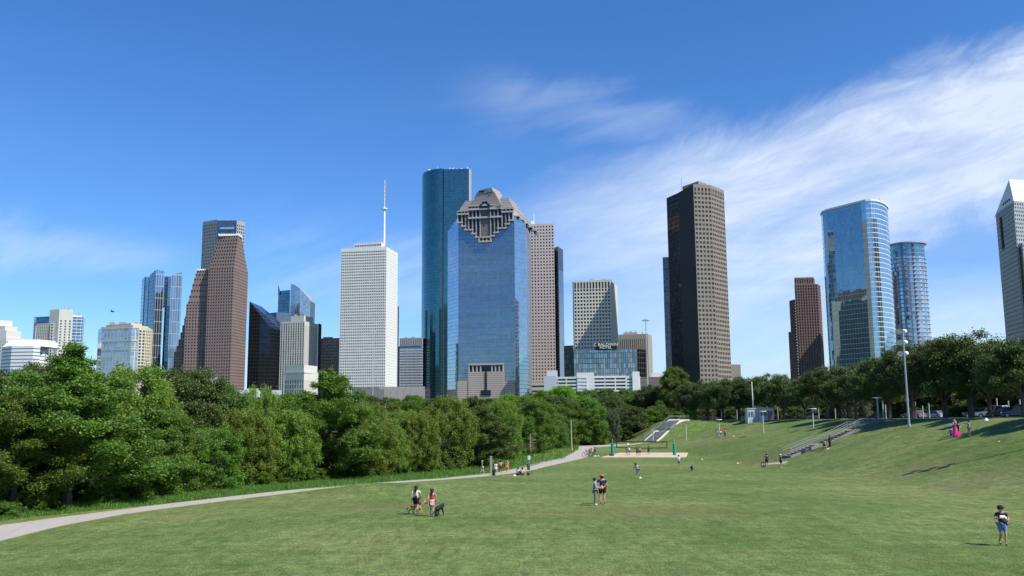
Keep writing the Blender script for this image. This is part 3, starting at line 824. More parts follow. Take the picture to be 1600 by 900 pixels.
def dog(px, py, label, face, cols, L=1.0, d=None, low=0.0, fat=1.0):
    g = G(px, py) if d is None else onG(px, d); r = thing('dog', label, 'dog', g, R(face), None, L)
    names = dict(pelvis=((0, .30, .53), .115), mid=((0, 0, .52), .12), chest=((0, -.27, .53), .15), neck=((0, -.42, .67), .085), head=((0, -.53, .77), .088), muz=((0, -.65, .74), .05), nose=((0, -.72, .73), .035),
      tail1=((0, .44, .48), .04), tail2=((0, .56, .30), .035), tail3=((0, .60, .18), .02), earr=((.06, -.48, .89), .018), earl=((-.06, -.48, .89), .018))
    for sd, x in (('r', .10), ('l', -.10)):
        o = .05 if sd == 'r' else -.06
        names['fs'+sd] = ((x, -.28, .42), .065); names['fe'+sd] = ((x, -.22+o, .30), .042); names['fw'+sd] = ((x, -.26+o*2, .14), .03); names['fp'+sd] = ((x, -.30+o*2, .03), .034)
        names['hh'+sd] = ((x, .28, .44), .08); names['hk'+sd] = ((x, .17-o, .31), .052); names['hc'+sd] = ((x, .36-o*2, .18), .03); names['hp'+sd] = ((x, .30-o*2, .03), .034)
    E = [('pelvis', 'mid'), ('mid', 'chest'), ('chest', 'neck'), ('neck', 'head'), ('head', 'muz'), ('muz', 'nose'), ('pelvis', 'tail1'), ('tail1', 'tail2'), ('tail2', 'tail3'), ('head', 'earr'), ('head', 'earl')]
    for sd in 'rl': E += [('chest', 'fs'+sd), ('fs'+sd, 'fe'+sd), ('fe'+sd, 'fw'+sd), ('fw'+sd, 'fp'+sd), ('pelvis', 'hh'+sd), ('hh'+sd, 'hk'+sd), ('hk'+sd, 'hc'+sd), ('hc'+sd, 'hp'+sd)]
    for a in ('neck', 'head', 'muz', 'nose', 'earr', 'earl'):
        (p_, r_) = names[a]; f_ = .5 if a == 'neck' else 1.0; names[a] = ((p_[0], p_[1], p_[2]-low*f_), r_)
    k = list(names); ix = {a: i for i, a in enumerate(k)}
    child('body', skin_mesh('body', [names[a][0] for a in k], [(ix[a], ix[b_]) for a, b_ in E], [names[a][1]*fat for a in k], 0, cols, 1), r)
    return r
n = NT('shepherd_coat')
spx = n.node('ShaderNodeSeparateXYZ'); n.link(n.node('ShaderNodeTexCoord').outputs['Object'], spx.inputs[0])
q1 = n.math('MULTIPLY', n.math('GREATER_THAN', spx.outputs[2], .545), n.math('GREATER_THAN', spx.outputs[1], -.34))
q2 = n.math('MAXIMUM', q1, n.math('LESS_THAN', spx.outputs[1], -.60))
n.link(n.mix(q2, (.42, .26, .13), (.03, .022, .018)), n.b.inputs['Base Color']); n.b.inputs['Roughness'].default_value = .8
dog(650.5, 803, 'tan and black shepherd dog walking behind the woman in cream', 83, n.mat, 1.0, low=.08, fat=1.12)
dog(686, 806.5, 'black dog walking beside the woman in red', 158, plain('black_coat', (.012, .013, .016), .6), .98, low=.20, fat=1.25)
# walkers on the path
person(753.5, 741, 20.5, 'walker in black tee and pale trousers left of the grey post', 250, 'walk', (.03, .03, .03), (.42, .37, .30), long_legs=True, hair='short', hat=(.6, .6, .55))
person(775, 741.5, 19, 'walker in pale pink tee and white shorts right of the grey post', 200, 'walk', (.66, .52, .60), (.7, .68, .66))
person(782.5, 739.5, 19.5, 'walker in white and orange top with dark red shorts', 190, 'walk', (.62, .30, .20), (.10, .02, .02), skin=SKIN2)
person(793, 739, 19, 'woman in a coral dress walking on the path', 185, 'walk', (.72, .20, .15), (.72, .22, .17), sleeves='none', hair='fair')
# sitters
person(809.5, 742.5, 12, 'person in white top sitting on the lawn left of the pair', 150, 'sit', (.6, .6, .68), (.05, .06, .12), hair='short')
person(816, 742.8, 12.5, 'person in pale tee sitting on the lawn right of the pair', 205, 'sit', (.55, .42, .40), (.03, .03, .04), hair='long')
# frisbee players
person(996, 746, 22, 'crouched runner in white tee and blue shorts in mid lawn', -62, 'run', (.72, .72, .72), (.05, .12, .42), skin=SKIN2)
person(1061, 731.5, 20, 'man in pale blue tee and grey shorts standing right of the court', 25, 'stand', (.48, .62, .72), (.10, .13, .18))
# volleyball
person(979.5, 712.5, 13.5, 'player in navy tee at the left of the sand court', 180, 'stand', (.05, .07, .16), (.16, .16, .2), group=VG)
person(983.5, 711.8, 14, 'player in white tee reaching up beside the navy one', 200, 'phone', (.7, .72, .75), (.08, .1, .16), group=VG)
person(996, 713.5, 15, 'broad player in black tee in the middle of the court', 180, 'hips', (.02, .02, .02), (.02, .02, .02), group=VG, nat=1.7, wide=1.2)
person(1000, 712.5, 14.5, 'shirtless player half hidden behind the broad one in black', 160, 'stand', None, (.05, .05, .06), group=VG)
person(1013.5, 710.5, 13.5, 'slim player all in black right of centre court', 180, 'stand', (.015, .015, .015), (.015, .015, .015), group=VG, skin=SKIN2)
# far pair at the end of the path
person(922, 694.6, 8.5, 'shirtless runner at the far end of the path', 0, 'walk', None, (.05, .04, .04))
person(926, 694.3, 9.5, 'walker in a beige top beside the far shirtless runner', 180, 'walk', (.52, .45, .38), (.3, .25, .2))
# three on the slope
person(1120.5, 683.8, 12.5, 'ball player in grey on the far slope', 170, 'stand', (.33, .33, .30), (.25, .25, .23), long_legs=True)
person(1126, 683.4, 11.5, 'ball player in white tee and black shorts on the far slope', 180, 'stand', (.75, .75, .75), (.03, .03, .03))
person(1133, 683.4, 13, 'ball player in red tee on the far slope', 190, 'elbow', (.60, .06, .04), (.04, .06, .16), long_legs=True)
# pair by the stairs
r, v, s = person(1198.5, 730.5, 21, 'man in black tee with a blue backpack near the foot of the stairs', 178, 'hips', (.02, .025, .03), (.02, .02, .02))
t = thing('backpack', 'dark blue backpack worn near the foot of the stairs', 'backpack', r.location, r.rotation_euler.z, None, s)
m = MB(); m.tube([(0, .21, 1.02), (0, .22, 1.15), (0, .19, 1.34)], [.10, .13, .09], 10); m.build('body', cloth((.03, .05, .10)), t, smooth=True)
person(1220.5, 731, 20.5, 'man in black tee and white cap near the foot of the stairs', 100, 'stand', (.02, .02, .02), (.03, .03, .035), hat=(.75, .75, .72))
def ring(name, label, px, py, rad, mat):
    g = G(px, py); t = thing(name, label, 'wheel', g, 0)
    m = MB(); pts = [(math.cos(a)*rad, 0, rad+.03+math.sin(a)*rad) for a in [2*math.pi*i/18 for i in range(19)]]; m.tube(pts, .05, 6, cap=False); m.build('tyre', mat, t)
    m = MB()
    for i in range(6):
        a = math.pi*i/6; m.tube([(math.cos(a)*rad, 0, rad+.03+math.sin(a)*rad), (-math.cos(a)*rad, 0, rad+.03-math.sin(a)*rad)], .012, 4)
    m.build('spoke', M['dark_metal'], t)
ring('wheel', 'black spoked wheel standing beside the man with the backpack', 1193, 730.3, .30, M['rubber'])
# on the bank
person(1288.5, 703.6, 17, 'person in white top climbing the bank beside the stairs', 60, 'run', (.55, .55, .65), (.05, .04, .08), hair='long', nat=1.62)
r, v, s = person(1297, 700.5, 20, 'person in dark clothes with a backpack on the bank beside the stairs', -80, 'stand', (.05, .05, .055), (.015, .015, .015), long_legs=True, skin=SKIN2)
t = thing('backpack', 'black backpack worn on the bank beside the stairs', 'backpack', r.location, r.rotation_euler.z, None, s)
m = MB(); m.tube([(0, .19, 1.02), (0, .22, 1.15), (0, .18, 1.34)], [.09, .13, .09], 10); m.build('body', cloth((.02, .02, .025)), t, smooth=True)
# pink dress
r, v, s = person(1492.5, 682.3, 26, 'woman in a long flowing magenta dress with one arm raised', 200, 'armup', (.50, .018, .16), None, sleeves='none', hair='fair')
m = MB()
rings = []
for i in range(11):
    t_ = i/10; z = 1.02-.98*t_
    rg = []
    for k in range(22):
        a = 2*math.pi*k/22; rad = .15+.20*t_*t_+.03*math.sin(a*6+i*.3)*t_
        fl = max(0, -math.cos(a-R(20)))  # train blown to the picture's right
        rg.append(Vector((math.cos(a)*rad-fl*.62*t_**2.0*(1-.1*t_), math.sin(a)*rad*.8, z+fl*.30*t_*t_*t_)))
    rings.append(rg)
for i in range(10):
    for k in range(22): m.face([rings[i][k], rings[i][(k+1) % 22], rings[i+1][(k+1) % 22], rings[i+1][k]][::-1], 0)
extra(r, 'skirt', m, cloth((.50, .018, .16)))
person(1515, 682, 25, 'woman in a grey dress photographing the one in magenta', -80, 'phone', (.36, .38, .36), (.26, .28, .27), hair='long')
# shaded group
person(1486, 664, 14, 'person in blue sitting in the shade behind the woman in magenta', 40, 'sit', (.10, .16, .38), (.2, .25, .4), d=99)
person(1497, 662, 14, 'person in dark top sitting in the shade beside the one in blue', -30, 'sit', (.05, .06, .10), (.05, .05, .06), d=101)
person(1316, 653, 15, 'dark clothed walker in the shade under the oak row, nearer the mast', 90, 'walk', (.02, .02, .025), (.02, .02, .02), d=181, long_legs=True, skin=SKIN2)
person(1321, 653, 15, 'second dark clothed walker in the shade under the oak row, behind the other', 90, 'walk', (.03, .03, .03), (.02, .02, .025), d=180, long_legs=True, skin=SKIN2)
person(1227, 651, 13, 'person in white tee standing by the parked silver car', 180, 'stand', (.75, .75, .75), (.05, .05, .07), d=214, long_legs=True)

# ------------------------------------------------------------------ small things
def blob(name, label, cat, px, py, r_, mat, sz=1.0, part='shell', lift=0.0):
    g = G(px, py); m = MB(); m.sphere((0, 0, r_*sz+lift), r_, 0, 12, 8, sz); o = m.build(name, mat, loc=g, smooth=True); tag(o, label, cat); return o
blob('ball', 'white ball lying on the far slope right of the red player', 'ball', 1146, 683, .17, M['white_paint'])
o = blob('ball', 'white volleyball in the air above the court', 'ball', 981.5, 712, .2, M['white_paint']); o.location.z = P(981.5, 696, o.location.y).z
def disc(label, px, py, mat, rx=.35, rz=.07, name='cone_marker', cat='marker'):
    g = G(px, py); m = MB(); m.tube([(0, 0, 0), (0, 0, rz*.4), (0, 0, rz)], [rx, rx*.7, rx*.25], 12); o = m.build(name, mat, loc=g, smooth=True); tag(o, label, cat)
disc('white disc lying at the feet of the crouched runner', 1000.5, 747, M['white_paint'], .18, .10)
disc('white marker on the lawn right of the court, nearer one', 1153, 724, M['white_paint'], .2, .1)
disc('white marker on the lawn below the court corner', 1097, 718, M['white_paint'], .15, .1)
disc('white marker on the bare lawn left of the two men', 1158, 723.5, M['white_paint'], .15, .1)
disc('tiny white marker low on the lawn below the two men', 1248, 736.5, M['white_paint'], .12, .07)
disc('white marker beside the bicycles on the court side', 930, 712.8, M['white_paint'], .28, .12)
disc('smaller white marker between bicycles and sand', 935, 712.6, M['white_paint'], .2, .1)
disc('white scrap on the bank right of the woman in grey', 1561, 690, M['white_paint'], .10, .05)
disc('white cloth at the feet of the pair on the bank', 1294, 701.5, M['white_paint'], .25, .08)
disc('white bag in the shade near the parked cars', 1541, 657, M['white_paint'], .30, .28, 'bag', 'bag')
disc('white bag beside the sitters on the lawn', 804, 743.5, M['white_paint'], .2, .14, 'bag', 'bag')
def small_bag(label, px, py, sx, h, mat):
    g = G(px, py); m = MB(); m.tube([(-sx, 0, h*.4), (0, 0, h*.5), (sx, 0, h*.35)], [h*.4, h*.55, h*.35], 8); o = m.build('bag', mat, loc=g, smooth=True); tag(o, label, 'bag')
small_bag('dark bag right of the sitters on the lawn', 825.5, 742.5, .2, .3, M['black'])
small_bag('small black bottle-like object standing on the lawn', 1081.2, 735.5, .08, .65, M['black'])
small_bag('dark bag by the left volleyball post', 955.5, 712.6, .4, .4, M['black'])
# blanket
g = G(1497, 664.5); m = MB(); m.box(-1.6, 1.6, -.9, .9, .03, .07); o = m.build('blanket', cloth((.12, .2, .42)), loc=g); tag(o, 'blue blanket spread in the shade behind the woman in magenta', 'blanket')

# volleyball net
GP = plain('green_pad', (.01, .27, .20), .55, var=.06)
def vpost(px, lab):
    g = G(px, 711.5); r = thing('net_post', lab, 'post', g, 0, 'volleyball net posts')
    m = MB(); m.tube([(0, 0, 0), (0, 0, 2.9)], .06, 8); m.build('pole', M['steel'], r, smooth=True)
    m = MB(); m.tube([(0, 0, .05), (0, 0, 1.0), (0, 0, 2.05)], [.30, .29, .28], 14); m.build('pad', GP, r, smooth=True)
    return g
ga = vpost(957.5, 'left volleyball post wrapped in a green pad'); gb_ = vpost(1054, 'right volleyball post wrapped in a green pad')
pa = P(963.3, 690, ga.y+2); pb = P(1042, 689.6, gb_.y+1)
r = thing('volleyball_net', 'black bordered volleyball net stretched over the sand court', 'net', (pa.x, pa.y, T(pa.x, pa.y)))
m = MB(); zt = pa.z; zb_ = zt-1.08
m.tube([(pa.x, pa.y, zt), ((pa.x+pb.x)/2, (pa.y+pb.y)/2, zt-.05), (pb.x, pb.y, zt)], .10, 6); m.tube([(pa.x, pa.y, zb_), ((pa.x+pb.x)/2, (pa.y+pb.y)/2, zb_-.08), (pb.x, pb.y, zb_)], .085, 6)
m.tube([(pa.x, pa.y, zt), (pa.x, pa.y, zb_)], .08, 6); m.tube([(pb.x, pb.y, zt), (pb.x, pb.y, zb_)], .08, 6)
m.tube([(ga.x, ga.y, zt+.1), (pa.x, pa.y, zt)], .02, 4); m.tube([(pb.x, pb.y, zt), (gb_.x, gb_.y, zt+.1)], .02, 4)
m.tube([(ga.x, ga.y, zb_+.1), (pa.x, pa.y, zb_)], .02, 4); m.tube([(pb.x, pb.y, zb_), (gb_.x, gb_.y, zb_+.1)], .02, 4)
m.build('border', M['black'], r, r.location)
m = MB()
for i in range(1, 60):
    t_ = i/60; x = pa.x+(pb.x-pa.x)*t_; y = pa.y+(pb.y-pa.y)*t_; m.tube([(x, y, zt), (x, y, zb_)], .004, 3, cap=False)
m.build('mesh_netting', M['black'], r, r.location)

# posts and lamps
def slope_lamp(px, y0, y1, lab, head=True, grp='lamp posts on the grass bank', d=None):
    g = G(px, y1) if d is None else onG(px, d)
    h = (P(px, y0, g.y).z-g.z)
    r = thing('lamp_post', lab, 'lamp post', g, 0, grp)
    m = MB(); m.tube([(0, 0, -.2), (0, 0, h)], [.13, .10], 8); m.build('pole', M['wood_post'], r, smooth=True)
    if head:
        m = MB(); m.tube([(0, 0, h), (0, 0, h+.12)], [.75, .70], 16); m.tube([(0, 0, h-.35), (0, 0, h)], [.12, .2], 8); m.build('lamp_head', M['pale_concrete'], r)
slope_lamp(1124, 656, 680, 'lamp post with flat round head behind the three ball players')
slope_lamp(1193, 643, 677, 'lamp post with flat head in front of the white shed')
slope_lamp(1271, 639, 668, 'lamp post in front of the oak row at the top of the bank')
slope_lamp(1072.3, 663, 688, 'headless pale post right of the far stairs', False)
slope_lamp(1020.5, 670, 690.5, 'headless pale post at the foot of the far stairs', False)
slope_lamp(953.5, 671, 688.5, 'headless pale post left of the volleyball net', False)
slope_lamp(1373, 622, 656, 'shaded lamp post with a wide hat at the head of the near stairs', True, d=134)
slope_lamp(1381, 626, 656, 'pale shaded post right of the hatted lamp', False, d=136)
# slender pole by the wood
g = onG(893, 178); m = MB(); h = P(893, 656, 178).z-g.z; m.tube([(0, 0, -.2), (-.12, 0, h)], [.11, .07], 7); tag(m.build('pole', M['wood_post'], loc=g, smooth=True), 'slender pale pole at the wood edge above the path', 'pole')
# white mast among the oaks
g = onG(1178.5, 215); h = P(1178, 596, 215).z-g.z; m = MB(); m.tube([(0, 0, -.2), (-.2, 0, h)], [.17, .12], 8); tag(m.build('pole', M['white_paint'], loc=g, smooth=True), 'tall white pole rising through the oaks beside the shed', 'pole')
# floodlight mast
def flood(px, d, ytop, lab, x=None):
    p = onG(px, d)
    if x is None: p = G(px, 667)
    if x is not None: p = Vector((x, d, T(x, d)))
    h = P(px-9, ytop, p.y).z-p.z
    r = thing('floodlight_mast', lab, 'floodlight', p)
    m = MB(); m.tube([(0, 0, -.2), (0, 0, .35), (0, 0, .36), (0, 0, h)], [.24, .24, .15, .09], 12); m.build('pole', M['steel'], r, smooth=True)
    for k in range(3):
        z = h-.05-k*1.5*.98
        f = MB()
        f.tube([(0, 0, z), (-.35, -.05, z)], .05, 6)
        fx = f.build('bracket', M['steel'], r)
        f = MB(); f.tube([(-.35, -.0, z-.05), (-.62, -.35, z-.22), (-.72, -.5, z-.30)], [.14, .40, .44], 12); f.build('floodlight', M['dark_metal'], fx, smooth=True)
        f = MB(); f.tube([(-.725, -.505, z-.303), (-.735, -.52, z-.31)], [.40, .40], 12); f.build('lens', M['white_paint'], fx)
        f = MB(); f.tube([(0, 0, z), (.2, .2, z)], .05, 6); f.tube([(.2, .2, z), (.42, .45, z-.2)], [.12, .36], 12); f.build('floodlight', M['white_paint'], fx, smooth=True)
    return r
flood(1420.7, 92.5, 514.5, 'tall steel floodlight mast with three tiers of lamps on the bank')
gs_ = G(1432, 732)
flood(1640, 78, 490, 'floodlight mast beyond the right edge whose shadow crosses the bank', x=gs_.x+8.6)
# high masts downtown
def highmast(px, y0, y1, d, lab, heads=True, wd=1.0):
    a = P(px, y1, d); c = P(px, y0, d)
    r = thing('high_mast_light', lab, 'light mast', (a.x, d, ZB), 0, 'tall light masts near downtown')
    m = MB(); m.tube([(0, 0, 0), (0, 0, c.z-ZB)], [.55*wd, .22*wd], 8); m.build('pole', M['steel'], r, smooth=True)
    if heads:
        m = MB(); h = c.z-ZB
        m.tube([(math.cos(i*math.pi/8)*1.7, math.sin(i*math.pi/8)*1.7, h-.3) for i in range(17)], .1, 4, cap=False)
        for i in range(6):
            a_ = i*math.pi/3; m.tube([(0, 0, h), (math.cos(a_)*1.7, math.sin(a_)*1.7, h-.3)], .1, 4)
            m.sphere((math.cos(a_)*1.8, math.sin(a_)*1.8, h-.7), .5, 0, 8, 5, .7)
        m.build('lamp_ring', M['steel'], r)
highmast(1012, 499, 606, 520, 'tall mast with a ring of lamps right of the hotel', True, 1.1)
highmast(582.5, 517, 615, 560, 'slender mast in front of the white tower', True, .55)
highmast(945.5, 560, 615, 420, 'pale pole in front of the white garage', False, .5)
# grey post, bins
g = G(767.5, 742.5); r = thing('post', 'grey concrete post on the path edge among the walkers', 'post', g); m = MB(); hh = P(769, 714, g.y).z-g.z
m.box(-.12, .12, -.12, .12, -.1, hh); m.box(-.14, .14, -.14, .14, hh, hh+.1); m.build('shaft', M['concrete'], r)
g = G(771.5, 743); r = thing('trash_bin', 'dark litter bin against the grey post', 'bin', g); m = MB(); m.tube([(0, -.1, 0), (0, -.1, .68)], [.17, .19], 12); m.build('body', M['black'], r, smooth=True); m = MB(); m.tube([(0, -.1, .68), (0, -.1, .78)], [.2, .13], 12); m.build('lid', M['dark_metal'], r)
g = G(827, 734.5); r = thing('sign_post', 'pale green park sign on a thin post beside a bin', 'sign', g); m = MB(); hh = P(827, 716, g.y).z-g.z; m.tube([(0, 0, 0), (0, 0, hh)], .05, 6); m.build('pole', M['steel'], r)
m = MB(); m.box(-.17, .17, -.06, -.03, hh-.2, hh+.35); m.build('sign_panel', plain('sign_green', (.55, .68, .55)), r)
g = G(826, 734.8); r = thing('trash_bin', 'dark blue-grey litter bin under the park sign', 'bin', g); m = MB(); m.tube([(0, -.15, 0), (0, -.15, .72)], [.19, .21], 12); m.build('body', plain('bin_blue', (.06, .10, .12)), r, smooth=True); m = MB(); m.tube([(0, -.15, .72), (0, -.15, .82)], [.22, .15], 12); m.build('lid', M['dark_metal'], r)

# bicycles
def bike_proto():
    r = thing('bicycle', 'dark bicycle parked', 'bicycle')
    for x in (-.52, .52):
        m = MB(); m.tube([(x+math.cos(a)*.33, 0, .34+math.sin(a)*.33) for a in [2*math.pi*i/20 for i in range(21)]], .028, 6, cap=False); w_ = m.build('wheel', M['rubber'], r)
        m = MB()
        for i in range(5):
            a = math.pi*i/5; m.tube([(x+math.cos(a)*.32, 0, .34+math.sin(a)*.32), (x-math.cos(a)*.32, 0, .34-math.sin(a)*.32)], .006, 3)
        m.build('spoke', M['steel'], w_)
    m = MB()
    for a, b_ in (((-.52, 0, .34), (-.18, 0, .80)), ((-.52, 0, .34), (0, 0, .30)), ((0, 0, .30), (-.20, 0, .86)), ((-.18, 0, .78), (.36, 0, .82)), ((0, 0, .30), (.38, 0, .74)), ((.34, 0, .95), (.52, 0, .34))): m.tube([a, b_], .022, 6)
    m.build('frame', M['dark_metal'], r)
    m = MB(); m.tube([(.34, -.28, 1.0), (.32, 0, .97), (.34, .28, 1.0)], .018, 6); m.build('handlebar', M['dark_metal'], r)
    m = MB(); m.tube([(-.33, 0, .93), (-.2, 0, .93), (-.08, 0, .92)], [.08, .06, .03], 8); m.build('saddle', M['black'], r)
    return r
def copy_tree(o, parent=None):
    c = o.copy(); COL.objects.link(c); c.parent = parent
    for ch in list(o.children): copy_tree(ch, c)
    return c
bk = bike_proto()
spots = [(918, 713.6, 20, 'bicycle nearest the camera in the cluster on the path edge'), (922, 712.4, 60, 'second bicycle in the cluster on the path edge'), (926, 711, 10, 'third bicycle leaning in the cluster beside the court'), (929, 709.2, 75, 'bicycle farthest back in the cluster beside the court')]
for i, (px, py, rz, lb) in enumerate(spots):
    o = bk if i == 0 else copy_tree(bk)
    o.location = G(px, py); o.rotation_euler = (0, 0, R(rz)); o['label'] = lb; o['group'] = 'bicycles beside the sand court'; o.scale = (1.25,)*3
    

# stairs
def stairs(name_lab, base, top, width, nflights, rail=True):
    base = Vector(base); top = Vector(top)
    r = thing('staircase', name_lab, 'staircase', base)
    e = Vector((top.x-base.x, top.y-base.y)); L = e.length; e = e/L; nn = Vector((e.y, -e.x))
    hz = top.z-base.z
    st = MB(); sd = MB(); rl = MB(); landing = L*.07
    fl = (L-landing*(nflights-1))/nflights
    u = 0; z = base.z; prof = [(0, z)]
    for f in range(nflights):
        ns = 8; ue = u+fl; ze = max(z+.2, T(base.x+e.x*ue, base.y+e.y*ue)+.25) if f < nflights-1 else top.z; dh = (ze-z)/ns
        for k in range(ns):
            u0 = u+fl*k/ns; z += dh
            zz_ = max([z]+[T(base.x+e.x*uq+nn.x*oq, base.y+e.y*uq+nn.y*oq)+.12 for uq in (u0, u0+fl/ns) for oq in (-width/2, 0, width/2)])
            st.obox(base, e, nn, u0, u0+fl/ns+.01, -width/2, width/2, z-1.0, zz_)
        u += fl; prof.append((u, z))
        if f < nflights-1:
            st.obox(base, e, nn, u, u+landing, -width/2, width/2, z-1.2, z); u += landing; prof.append((u, z))
    for s_ in (-1, 1):
        for i in range(len(prof)-1):
            (u0, z0), (u1, z1) = prof[i], prof[i+1]
            o0, o1 = (s_*width/2, s_*(width/2+.22)); o0, o1 = min(o0, o1), max(o0, o1)
            def q(u_, o_, z_): return (base.x+e.x*u_+nn.x*o_, base.y+e.y*u_+nn.y*o_, z_)
            sd.hexa([q(u0, o1, z0-1.6), q(u1, o1, z1-1.6), q(u1, o0, z1-1.6), q(u0, o0, z0-1.6), q(u0, o1, z0+.25), q(u1, o1, z1+.25), q(u1, o0, z1+.25), q(u0, o0, z0+.25)])
            for h in (1.15, .85):
                rl.tube([q(u0, (o0+o1)/2, z0+h+.1), q(u1, (o0+o1)/2, z1+h+.1)], .04, 6)
            for t_ in (0, .5):
                uu = u0+(u1-u0)*t_; zz = z0+(z1-z0)*t_; rl.tube([q(uu, (o0+o1)/2, zz), q(uu, (o0+o1)/2, zz+1.25)], .035, 6)
    st.build('steps', M['worn_concrete'] if width < 2 else M['concrete'], r, base); sd.build('side_wall', M['worn_concrete'] if width < 2 else M['pale_concrete'], r, base)
    if rail: rl.build('handrail', M['rail'], r, base)
b0 = G(1229, 716); t0 = onG(1384, 133); t0 = Vector((t0.x, 133, T(t0.x, 133)+.1)); b0.z += .05
stairs('concrete staircase with steel handrails climbing the near bank', b0, t0, 1.3, 3)
b0 = G(1016, 690.8); t0 = onG(1075, 236); t0 = Vector((t0.x, 236, T(t0.x, 236)+.1))
stairs('pale concrete staircase climbing the far bank behind the net', b0, t0, 3.0, 3)

# white shed by the pavement
def shed(px0, px1, ytop, d, lab, red=False):
    a = onG(px0, d); c = onG(px1, d); z0 = min(a.z, c.z); h = P(px0, ytop, d).z-z0
    r = thing('shed', lab, 'shed', (a.x, d, z0)); W_ = c.x-a.x
    m = MB(); m.box(0, W_, 0, 2.4, 0, h)
    n_ = max(6, int(W_/.3))
    for i in range(n_): m.box(W_*i/n_, W_*i/n_+.10, -.05, -.002, .1, h-.1)
    m.build('wall', plain('shed_white', (.62, .66, .72), .5), r)
    m = MB(); m.box(-.1, W_+.1, -.15, 2.5, h+.003, h+.12); m.build('roof', M['white_paint'], r)
    m = MB(); m.box(W_*.55, W_*.85, -.1, -.055, .1, h*.8); m.build('door', plain('shed_door', (.35, .2, .2) if red else (.4, .44, .5)), r)
    m = MB()
    for i in range(2): m.box(W_*(.1+.22*i), W_*(.24+.22*i), -.1, -.055, h*.45, h*.8)
    m.build('panel', plain('panel_dark', (.12, .14, .17)), r)
shed(1168.8, 1185.5, 638.5, 213, 'white ribbed metal shed beside the white pole')
shed(1187, 1210, 638, 212.5, 'white metal shed with red door right of the ribbed one', True)

# cars
def car(px, py, d, lab, col, face=0, suv=False, L=4.6):
    g = onG(px, d); g = Vector((g.x, d, T(g.x, d)+.03))
    r = thing('parked_car', lab, 'car', g, R(face), 'cars parked along the road'); W_ = .92
    H2 = 1.72 if suv else 1.45
    paint = NT('car_paint'); paint.b.inputs['Base Color'].default_value = col+(1,); paint.b.inputs['Roughness'].default_value = .25; paint.b.inputs['Coat Weight'].default_value = .6; paint = paint.mat
    low = [(-L/2, .35), (-L/2+.05, .85), (-L/2+.25, .98), (-L/2+1.0, 1.0), (L/2-1.2, .96), (L/2-.2, .78), (L/2, .6), (L/2, .35)]
    m = MB()
    def loft(prof, w0, w1, mi=0):
        n_ = len(prof)
        for i in range(n_):
            a, b_ = prof[i], prof[(i+1) % n_]
            m.face([(a[0], -w0, a[1]), (a[0], w0, a[1]), (b_[0], w0, b_[1]), (b_[0], -w0, b_[1])], mi)
        m.face([(p[0], -w0, p[1]) for p in prof][::-1], mi); m.face([(p[0], w0, p[1]) for p in prof], mi)
    loft(low, W_, W_)
    m.build('body', paint, r)
    m = MB(); bot = [(-L/2+.35, .98), (L/2-1.35, .97)]; top = [(-L/2+(.45 if suv else 1.0), H2), (L/2-2.0, H2)]
    def q(p, w_): return (p[0], w_, p[1])
    w0, w1 = W_-.04, W_-.2
    m.face([q(bot[0], -w0), q(bot[1], -w0), q(top[1], -w1), q(top[0], -w1)], 0); m.face([q(bot[0], w0), q(bot[1], w0), q(top[1], w1), q(top[0], w1)][::-1], 0)
    m.face([q(bot[1], -w0), q(bot[1], w0), q(top[1], w1), q(top[1], -w1)], 0); m.face([q(bot[0], w0), q(bot[0], -w0), q(top[0], -w1), q(top[0], w1)], 0)
    m.build('window', M['win'], r)
    m = MB(); m.box(top[0][0]-.05, top[1][0]+.05, -w1-.02, w1+.02, H2, H2+.06)
    for f in (0, .5, 1):
        for s_ in (-1, 1):
            x0 = bot[0][0]+(bot[1][0]-bot[0][0])*f; x1 = top[0][0]+(top[1][0]-top[0][0])*f
            m.tube([(x0, s_*(w0+.01), .98), (x1, s_*(w1+.01), H2)], .04, 5)
    m.build('roof', paint, r)
    for x in (-L/2+.85, L/2-.85):
        for s_ in (-1, 1):
            m = MB(); m.tube([(x, s_*(W_-.2), .34), (x, s_*(W_+.02), .34)], .34, 14); wh = m.build('wheel', M['rubber'], r)
            m = MB(); m.tube([(x, s_*(W_+.02), .34), (x, s_*(W_+.035), .34)], .2, 12); m.build('rim', M['steel'], wh)
    for s_ in (-1, 1):
        m = MB(); m.box(L/2-.02, L/2+.015, s_*.65-.16, s_*.65+.16, .62, .76); m.build('headlight', M['white_paint'], r)
        m = MB(); m.box(-L/2-.015, -L/2+.02, s_*.68-.12, s_*.68+.12, .7, .88); m.build('tail_light', plain('tail_red', (.5, .02, .02)), r)
def ry(px, Xo):  # depth so that a car sits on the road at this column
    best = None
    c = off(CREST, Xo)
    for i in range(len(c)-1):
        for k in range(40):
            p = c[i].lerp(c[i+1], k/40); q = proj((p.x, p.y, T(p.x, p.y)))
            if best is None or abs(q[0]-px) < best[0]: best = (abs(q[0]-px), p.y)
    return best[1]
car(1268, 645, ry(1268, 13), 'silver suv parked beyond the oak row right of the white shed', (.45, .47, .52), 100, True, 4.8)
car(1533, 646, ry(1533, 12.5), 'blue car parked left of the white one under the oaks', (.06, .10, .20), 120)
car(1553, 647, ry(1553, 12), 'white hatchback parked between the blue and black cars', (.75, .76, .78), 125, True, 4.3)
car(1572, 648, ry(1572, 11.5), 'black car parked right of the white hatchback', (.02, .022, .028), 130)
car(1597, 648, ry(1597, 11.5), 'blue suv cut by the right edge behind the large oak', (.05, .09, .22), 130, True)
car(1428, 646, ry(1428, 12), 'grey car deep in the shade behind the floodlight mast', (.12, .12, .13), 110)
car(1460, 646, ry(1460, 20), 'pale grey car on the far side of the road behind the tall oaks', (.4, .4, .41), 115)
car(1105, 646, ry(1105, 16), 'dark car on the road behind the head of the far stairs', (.05, .05, .06), 170)
